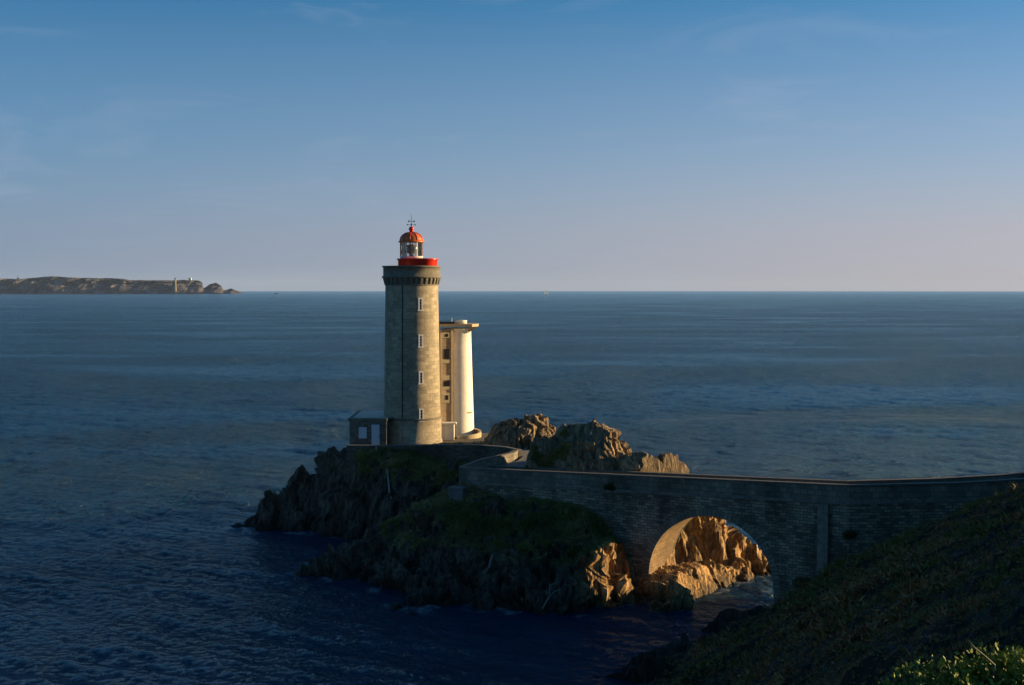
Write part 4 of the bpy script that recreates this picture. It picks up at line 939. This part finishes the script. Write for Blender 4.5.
m = MB(); m.box((dxx, yf - .03, (GZ + .1 + zy(424.6, yf)) / 2), (0.92, .1, zy(424.6, yf) - GZ - .1)); d_ = m.build('door', SHUTTER, ann)
m = MB(); m.box((dxx + .34, yf - .11, GZ + 1.15), (.05, .08, .16)); m.build('handle', IRON, d_)

# ------------------------------------------------------------------ concrete signal tower behind
SY = 157.0; SX = xx(457.2, SY); k8 = SY / F
sig = empty('concrete_tower', (SX, SY, GZ)); tag(sig, 'shorter cream concrete tower with flaring roof slab behind the lighthouse', 'tower')
zs = lambda py: zy(py, SY)
MB().lathe(SX, SY, [(17.0 * k8, GZ), (16.6 * k8, zs(425)), (15.2 * k8, zs(380)), (14.2 * k8, zs(345)), (13.9 * k8, zs(331)), (15.0 * k8, zs(330)), (16.2 * k8, zs(328.2))], 48, cap=False).build('shaft', CREAM, sig)
# stair bay with openings, turned slightly to the sun
bx0, bx1 = xx(437.5, SY - 2.1), xx(450.3, SY - 2.1); bc = ((bx0 + bx1) / 2, SY - 1.75); brz = R(24); bw_ = bx1 - bx0 + .1; bdp = 1.7
zb0, zb1 = GZ, zs(329)
fwd = Vector((math.sin(brz), -math.cos(brz), 0)); sid = Vector((math.cos(brz), math.sin(brz), 0))
def bay(off, s, z): v = Vector((bc[0], bc[1], 0)) + fwd * off + sid * s; return (v.x, v.y, z)
m = MB(); m.box(bay(0, 0, (zb0 + zb1) / 2), (bw_, bdp, zb1 - zb0), brz); m.build('stair_bay', OCHRE, sig)
m = MB()
for s_ in (-bw_ / 2 + .12, bw_ / 2 - .14): m.box(bay(bdp / 2, s_, (zb0 + zb1) / 2), (.26, .22, zb1 - zb0 - .02), brz)
for pa, pb in ((337, 332), (362, 358.5), (378.5, 374), (401, 391), (388, 385)): m.box(bay(bdp / 2 - .03, 0, (zs(pa) + zs(pb)) / 2), (bw_ - .5, .2, zs(pb) - zs(pa)), brz)
m.build('bay_frame', SLAB, sig)
for (pa, pb, ss_, ww) in ((357.5, 348, 0.0, .62), (384.5, 379.5, -.2, .3), (384.5, 379.5, .2, .3), (398, 393.5, 0, .36), (336, 333, 0, .4)):
    m = MB(); m.box(bay(bdp / 2 + (.04 if ww < .5 else .01), ss_, (zs(pa) + zs(pb)) / 2), (ww, .12, zs(pb) - zs(pa)), brz); m.build('window', DARK, sig)
# roof slab: wide thin plate with a sloping soffit to the right
sx0, sx1 = xx(440, SY), xx(478.3, SY)
m = MB(); m.prism([(sx0, SY - 2.6), (sx1 - .7, SY - 2.6), (sx1, SY - 1.2), (sx1, SY + 1.6), (sx1 - .8, SY + 2.6), (sx0, SY + 2.6)], zs(326.2), zs(323.6)); m.build('roof_slab', SLAB, sig)
q = zs(326.25); q2 = zs(332.5); xa, xb = SX + 13 * k8, sx1 - .15
for y_ in (SY - 1.2, SY, SY + 1.2):
    m = MB(); m.prism([(xa - .2, y_ - .15), (xb, y_ - .15), (xb, y_ + .15), (xa - .2, y_ + .15)], [q2, q - .1, q - .1, q2], [q, q, q, q]); m.build('bracket', SLAB, sig)
m = MB(); m.lathe(xx(461, SY), SY - .6, [(.72, zs(323.6)), (.78, zs(321.5)), (.78, zs(320.2)), (.3, zs(319.9))], 28); m.build('roof_hatch', CREAM, sig)
m = MB(); m.box((xx(448, SY), SY - 2.3, zs(322.3)), (1.9, .06, .28)); m.build('roof_rail', IRON, sig)
m = MB(); m.tube([(xx(452.5, SY), SY - 1.5, zs(323.6)), (xx(452.5, SY), SY - 1.5, zs(317.5))], .035, 6); m.build('mast', WHITE, sig)
m = MB(); m.box((SX + 12.5 * k8, SY - 16.2 * k8 * .62, zs(411.5)), (.75, .14, .22), R(40)); m.build('light_box', SLAB, sig)
# porch and curved skirt wall at its foot
m = MB(); m.box((xx(448, 152.5), 152.2, (GZ + zy(423.5, 152.5)) / 2 ), (1.5, 1.3, zy(423.5, 152.5) - GZ)); m.box((xx(449, 152.2), 152.1, zy(423, 152.2)), (1.75, 1.6, .16)); m.build('porch', CREAM, sig)
m = MB(); pa_ = []
for t in np.linspace(-1.9, 0.9, 18): pa_.append((xx(463, 154.5) + 2.0 * math.cos(t), 154.9 + 2.3 * math.sin(t), 0))
wall_strip(m, pa_, -.25, 0, GZ, [GZ + .35 + .03 * i for i in range(18)]); sk = m.build('skirt_wall', SLAB, None)
tag(sk, 'low curved cream wall sweeping round the foot of the concrete tower', 'wall')
m = MB(); m.box((xx(477.5, 156), 156.3, zy(434, 156)), (.6, .5, .8)); m.box((xx(477.5, 156), 156.3, zy(434, 156) + .45), (.7, .6, .1))
tag(m.build('utility_box', RUST, None), 'small rust brown box behind the curved cream wall at the tower foot', 'box')

# ------------------------------------------------------------------ small things
def pathtube(name, pts, r, mat, label, cat, r1=None):
    m = MB(); m.tube(pts, r, 7, r1); return tag(m.build(name, mat), label, cat)
def ground(x, y, P, x0, y0, res):
    i = int(np.clip(round((x - x0) / res), 0, P.shape[0] - 1)); j = int(np.clip(round((y - y0) / res), 0, P.shape[1] - 1)); return float(P[i, j, 2])
def islz(x, y): return ground(x, y, ISP, -40, 102, 0.16)
def on_islet(px, py, lift=0.05):
    """first point of the islet surface met by the picture ray"""
    for Y in np.arange(104, 150, 0.1):
        p = at(px, py, Y)
        if islz(p[0], p[1]) >= p[2]: return (p[0], p[1] - lift, p[2] + lift)
    return at(px, py, 130)
pathtube('outflow_pipe', [on_islet(x, y, 0.12) for x, y in ((387, 470), (388, 477), (388.6, 484), (389.5, 492), (391.5, 499), (391, 505), (389.5, 512))], 0.085, PIPE, 'pale thin pipe winding down the dark rock below the terrace', 'pipe')
b0 = Vector(on_islet(541, 612, .1)); br_ = MB()
br_.tube([b0, b0 + Vector((.55, -.1, 1.0)), b0 + Vector((.75, -.15, 1.35))], .09, 6, .07); br_.tube([b0 + Vector((.75, -.15, 1.35)), b0 + Vector((.72, -.12, 2.4))], .06, 6, .03)
br_.tube([b0 + Vector((.72, -.15, 1.3)), b0 + Vector((1.2, -.1, 1.75)), b0 + Vector((1.75, -.1, 2.0))], .06, 6, .03)
tag(br_.build('dead_branch', BARK), 'bleached forked dead branch leaning at the foot of the dark cliff', 'branch')
p1 = Vector(on_islet(489, 571, .1)); p2 = p1 + Vector((.3, .25, 1.35))
m = MB(); m.tube([p1, (p1 + p2) / 2 + Vector((-.05, 0, 0)), p2], .11, 6, .08); tag(m.build('driftwood_log', BARK), 'short pale log standing against the black rock of the near cliff', 'log')
# blockhouse under the wall corner
c_ = at(458, 494, 122.6); m = MB(); m.box((c_[0], c_[1], c_[2] - .2), (1.5, 1.2, 1.5), R(-20)); bh = empty('stone_block_house', (c_[0], c_[1], c_[2] - 1)); tag(bh, 'small concrete block hut on the grass under the left bridge corner', 'hut'); m.build('wall', CONCRETE, bh)
m = MB(); m.box((c_[0], c_[1], c_[2] + .62), (1.7, 1.4, .14), R(-20)); m.build('roof', CONCRETE, bh)

for X_, Y_, top_, r_, n_, lb_, sd_ in ((5.6, 13.0, 24.48, 1.15, 5200, 'leafy yellow green bush at the bottom right edge of the photo', 3), (4.85, 12.8, 24.28, .9, 3600, 'lower yellow green bush just left of the tallest bush at the bottom right', 5), (4.3, 12.7, 24.05, .75, 2200, 'leftmost and smallest yellow green bush at the bottom edge of the photo', 8)):
    shrub('yellow_bush', (X_, Y_, top_ - 1.3 * r_), r_, n_, 0.062, BUSHLEAF, lb_, 'bush', sd_, None, 0.55, 0.25, 0.85, lobes=14)
pst = at(968, 640, 12.6); pen = at(995, 665, 12.8)
pathtube('bare_stem', [at(994, 676, 12.8), at(995, 665, 12.8), at(984, 655, 12.7), at(975, 648, 12.6), pst], .008, BARK, 'thin bare arching stem rising from the bush at the bottom right', 'stem', .004)
for i, (px, py, Y, r, lb) in enumerate(((967, 512, 104.0, .75, 'round dark green shrub growing on the approach wall under its ledge'), (1001, 499, 103.9, .6, 'dark shrub standing against the parapet near the right edge of the photo'), (1018, 508, 101.5, .7, 'bright green shrub at the hill crest by the right edge of the photo'), (852, 534, 103.2, .6, 'small shrub growing from the wall right of the pale buttress'), (610, 487, 113.9, .45, 'small tuft growing from the parapet foot left of the arch'), (803, 583, 103.2, 1.2, 'tall dark green bush at the foot of the bridge beside the buttress'))):
    p = at(px, py, Y)
    s_ = shrub('shrub', (p[0], p[1], p[2] - r * .6), r, 420, 0.17, SHRUBLEAF, lb, 'shrub', 60 + i, 'shrubs on and below the bridge wall', .5, 0.25, .5)

# seated visitor on the outcrop
def person():
    p = at(592, 436, 126.6)
    base = Vector(p); o = base
    for Y in np.arange(120, 132, .05):
        q = at(592, 438, Y); i = int((q[0] + .5) / .13); j = int((q[1] - 116) / .13)
        if 0 <= i < R1P.shape[0] and 0 <= j < R1P.shape[1] and R1P[i, j, 2] >= q[2]: o = Vector(q); break
    o.z += .06; o.y -= .1
    J = {'pel': (0, 0, .1), 'sp': (-.03, .03, .32), 'ch': (-.04, .02, .52), 'nk': (-.02, 0, .66), 'hd': (0, -.02, .78),
         'sl': (-.17, .0, .58), 'el': (-.22, -.12, .36), 'wl': (-.10, -.30, .28), 'sr': (.15, .0, .58), 'er': (.22, -.12, .36), 'wr': (.12, -.30, .28),
         'hl': (-.09, -.03, .09), 'kl': (-.08, -.40, .30), 'al': (-.05, -.52, -.08), 'fl': (-.05, -.68, -.1), 'hr': (.09, -.03, .09), 'kr': (.12, -.40, .30), 'ar': (.14, -.52, -.08), 'fr': (.15, -.68, -.1)}
    rad = dict(pel=.13, sp=.12, ch=.13, nk=.055, hd=.06, sl=.065, el=.045, wl=.03, sr=.065, er=.045, wr=.03, hl=.09, kl=.06, al=.04, fl=.035, hr=.09, kr=.06, ar=.04, fr=.035)
    E = [('pel', 'sp'), ('sp', 'ch'), ('ch', 'nk'), ('nk', 'hd'), ('ch', 'sl'), ('sl', 'el'), ('el', 'wl'), ('ch', 'sr'), ('sr', 'er'), ('er', 'wr'), ('pel', 'hl'), ('hl', 'kl'), ('kl', 'al'), ('al', 'fl'), ('pel', 'hr'), ('hr', 'kr'), ('kr', 'ar'), ('ar', 'fr')]
    def skin(name, keys, grow, mat, par):
        ks = list(keys); me = bpy.data.meshes.new(name)
        ed = [(ks.index(a), ks.index(b)) for a, b in E if a in ks and b in ks]
        me.from_pydata([Vector(J[k]) + o for k in ks], ed, []); ob = link(name, me, mat, par)
        md = ob.modifiers.new('skin', 'SKIN'); me.skin_vertices or None
        for v, k in zip(me.skin_vertices[0].data, ks): v.radius = (rad[k] + grow,) * 2
        me.skin_vertices[0].data[0].use_root = True
        ss_ = ob.modifiers.new('sub', 'SUBSURF'); ss_.levels = ss_.render_levels = 2; return ob
    SKN = simple('skin', (0.42, 0.24, 0.16), .6, .05, 8, bumpd=0)
    body = skin('person', J.keys(), 0, SKN, None); tag(body, 'person in a white top seated on the sunlit rock outcrop, knees drawn up', 'person')
    skin('shirt', ['ch', 'sp', 'pel', 'sl', 'sr'], .018, WHITE, body)
    skin('trousers', ['pel', 'hl', 'kl', 'al', 'hr', 'kr', 'ar'], .015, simple('dusky trousers', (0.10, .06, .06), .8, .1, 5), body)
    m = MB(); m.sphere(Vector(J['hd']) + o + Vector((0, 0, .03)), .1, 14, (.85, .95, 1.15)); m.build('head', SKN, body)
    m = MB(); m.sphere(Vector(J['hd']) + o + Vector((0, .025, .055)), .11, 14, (.9, .95, 1.1)); m.build('hair', simple('brown hair', (0.05, .02, .01), .7, .2, 8), body)
person()

# ------------------------------------------------------------------ far headland and its little tower, sailing boat
def far_land():
    D = 6400.0; zs_ = sea_z(D)
    prof = [(-60, 279), (0, 278), (22, 278.5), (40, 277), (52, 276), (60, 276.5), (80, 277.5), (110, 278), (124, 278.4), (130, 279.6), (165, 280), (185, 279.6), (198, 280), (201, 281.5), (203, 288), (206, 287), (210, 284), (216, 282.3), (220, 285), (222, 289), (226, 290), (231, 288.2), (237, 290.6), (242, 292.8), (246, 294)]
    px = np.array([p[0] for p in prof], float); py = np.array([p[1] for p in prof], float)
    cols = np.arange(-60, 246.2, .35); top = np.interp(cols, px, py)
    nx = len(cols); ny = 60; V = np.zeros((nx, ny, 3)); tv = np.linspace(0, 1, ny)
    for j, t in enumerate(tv):
        X = (cols - 512) / F * D
        H = np.array([zy(p, D) for p in top]) - zs_
        if t < .45: hh = H * np.sin(t / .45 * math.pi / 2) ** .8; dep = -60 + 160 * (t / .45)
        elif t < .7: hh = H * (1 - .03 * (t - .45)); dep = 100 + 350 * (t - .45) / .25
        else: hh = H * .99 * (1 - ((t - .7) / .3) ** 2); dep = 450 + 250 * (t - .7) / .3
        V[:, j, 0] = X * (1 + dep / D); V[:, j, 1] = D + dep; V[:, j, 2] = hh
    P = V.reshape(-1, 3)
    n = ridged(P / 95.0, 5, 5); n2 = fbm(P / 38.0, 4, 6)
    w = np.repeat((np.sin(np.clip(tv / .45, 0, 1) * math.pi))[None], nx, 0).ravel()
    P[:, 1] += w * (n * 75 + n2 * 20); P[:, 2] = P[:, 2] * (1 + .04 * n2) + zs_ - 1.5
    P[:, 2] = np.where(P[:, 2] < zs_ - 1, zs_ - 4, P[:, 2])
    veg = smoothstep(.36, .46, np.repeat(tv[None], nx, 0).ravel() + .09 * n2)
    me = grid_mesh('headland', P, nx, ny, False, {'veg': veg})
    mt, nn, l, b = M('far cliff'); tc = nn.new('ShaderNodeTexCoord')
    t = noise(nn, l, .018, 8, .65, mapping(nn, l, tc.outputs['Object'], (1, 1, .5))); r = ramp(nn, [(.37, (.026, .032, .05)), (.49, (.045, .05, .068)), (.62, (.20, .165, .17))]); l.new(t.outputs[0], r.inputs[0])  # bluish tones put the distance haze into the cliff colour
    a = nn.new('ShaderNodeAttribute'); a.attribute_name = 'veg'
    l.new(mix(nn, l, a.outputs['Fac'], r.outputs[0], (.018, .024, .032)), b.inputs['Base Color']); b.inputs['Roughness'].default_value = .9
    o = link('headland', me, mt); tag(o, kind='structure')
    # pale square tower on the headland's edge
    base = Vector(at(175.3, 292, D - 50)); tw = empty('distant_lighthouse', base); tag(tw, 'tiny pale square lighthouse on the end of the far headland', 'lighthouse')
    h = zy(279.5, D - 50) - base.z
    m = MB(); m.box(base + Vector((0, 0, h / 2)), (9, 9, h), taper=.8); m.build('tower', SLAB, tw)
    m = MB(); m.lathe(base.x, base.y, [(3.2, base.z + h), (3.2, base.z + h + 6), (4, base.z + h + 6.2), (.3, base.z + h + 11)], 12); m.build('lantern', RUST, tw)
    c = Vector(at(18, 278.6, D + 80)); m = MB(); m.tube([c - Vector((0, 0, 6)), c + Vector((0, 0, 20))], 1.6, 6, .6); m.box(c + Vector((0, 0, 2)), (10, 8, 5)); tag(m.build('signal_mast', IRON), 'tiny mast on the skyline at the left of the far headland', 'mast')
    c = Vector(at(190, 279.3, D + 130)); m = MB(); m.box(c, (14, 10, 10)); m.prism([(c.x - 7.5, c.y - 5.5), (c.x + 7.5, c.y - 5.5), (c.x + 7.5, c.y + 5.5), (c.x - 7.5, c.y + 5.5)], c.z + 5.01, c.z + 7.5); tag(m.build('distant_house', CREAM), 'tiny house on the far headland right of the little lighthouse', 'house')
far_land()
def sail_mat():
    m, n, l, b = M('sail cloth'); t = n.new('ShaderNodeBsdfTranslucent'); t.inputs[0].default_value = (.85, .84, .8, 1); d = n.new('ShaderNodeBsdfDiffuse'); d.inputs[0].default_value = (.85, .84, .8, 1)
    x = n.new('ShaderNodeMixShader'); l.new(d.outputs[0], x.inputs[1]); l.new(t.outputs[0], x.inputs[2]); l.new(x.outputs[0], n['Material Output'].inputs[0]); return m
SAIL = sail_mat()
def sailboat():
    D = 5200.0; p = Vector(at(546, 294, D)); p.z = sea_z(D) - .3; s = 1.15
    root = empty('sailing_boat', p); tag(root, 'small white sailing boat far out near the horizon', 'sailboat')
    m = MB(); pts = [(-6, 0), (-5.6, 1.5), (0, 1.9), (4, 1.2), (7, 0), (4, -1.2), (0, -1.9), (-5.6, -1.5)]
    m.prism([(p.x + a * s, p.y + b_ * s) for a, b_ in pts], p.z, p.z + 1.6); m.build('hull', WHITE, root)
    m = MB(); m.tube([p + Vector((1, 0, 1.5)) * s, p + Vector((1, 0, 17)) * s], .12, 6); m.build('mast', WHITE, root)
    for nm, tri in (('mainsail', [(.8, 0, 2.8), (.8, 0, 16.5), (-5.4, .7, 2.8)]), ('jib', [(1.3, 0, 15), (1.3, .3, 2.6), (6.6, 0, 2.2)])):
        m = MB(); T = [p + Vector(t) * s * 1.25 for t in tri]; off = Vector((0, .06, 0))
        m.quad(T); m.quad([t + off for t in T[::-1]]); m.build(nm, SAIL, root)
    D = 6000.; q = Vector(at(276, 293, D)); q.z = sea_z(D) - .5
    m = MB(); m.lathe(q.x, q.y, [(9, q.z), (7, q.z + 2.2), (3, q.z + 3.4), (.5, q.z + 3.8)], 9, sx=1.6); tag(m.build('reef_rock', ROCK), 'tiny dark reef in the sea right of the far headland', 'rock')
sailboat()
hb = MB(); hb.box((0, 12500, 45), (36000, 31000, 260)); hz = hb.build('haze', None)
hm = bpy.data.materials.new('haze'); hm.use_nodes = True; hm.node_tree.nodes.remove(hm.node_tree.nodes['Principled BSDF'])
pv = hm.node_tree.nodes.new('ShaderNodeVolumePrincipled'); pv.inputs['Color'].default_value = (0.50, 0.70, 1.0, 1); pv.inputs['Density'].default_value = 0.000018
hm.node_tree.links.new(pv.outputs[0], hm.node_tree.nodes['Material Output'].inputs['Volume']); hz.data.materials.append(hm); tag(hz, kind='stuff')
print('objects', len(bpy.data.objects), 'polys', sum(len(o.data.polygons) for o in bpy.data.objects if o.type == 'MESH'))
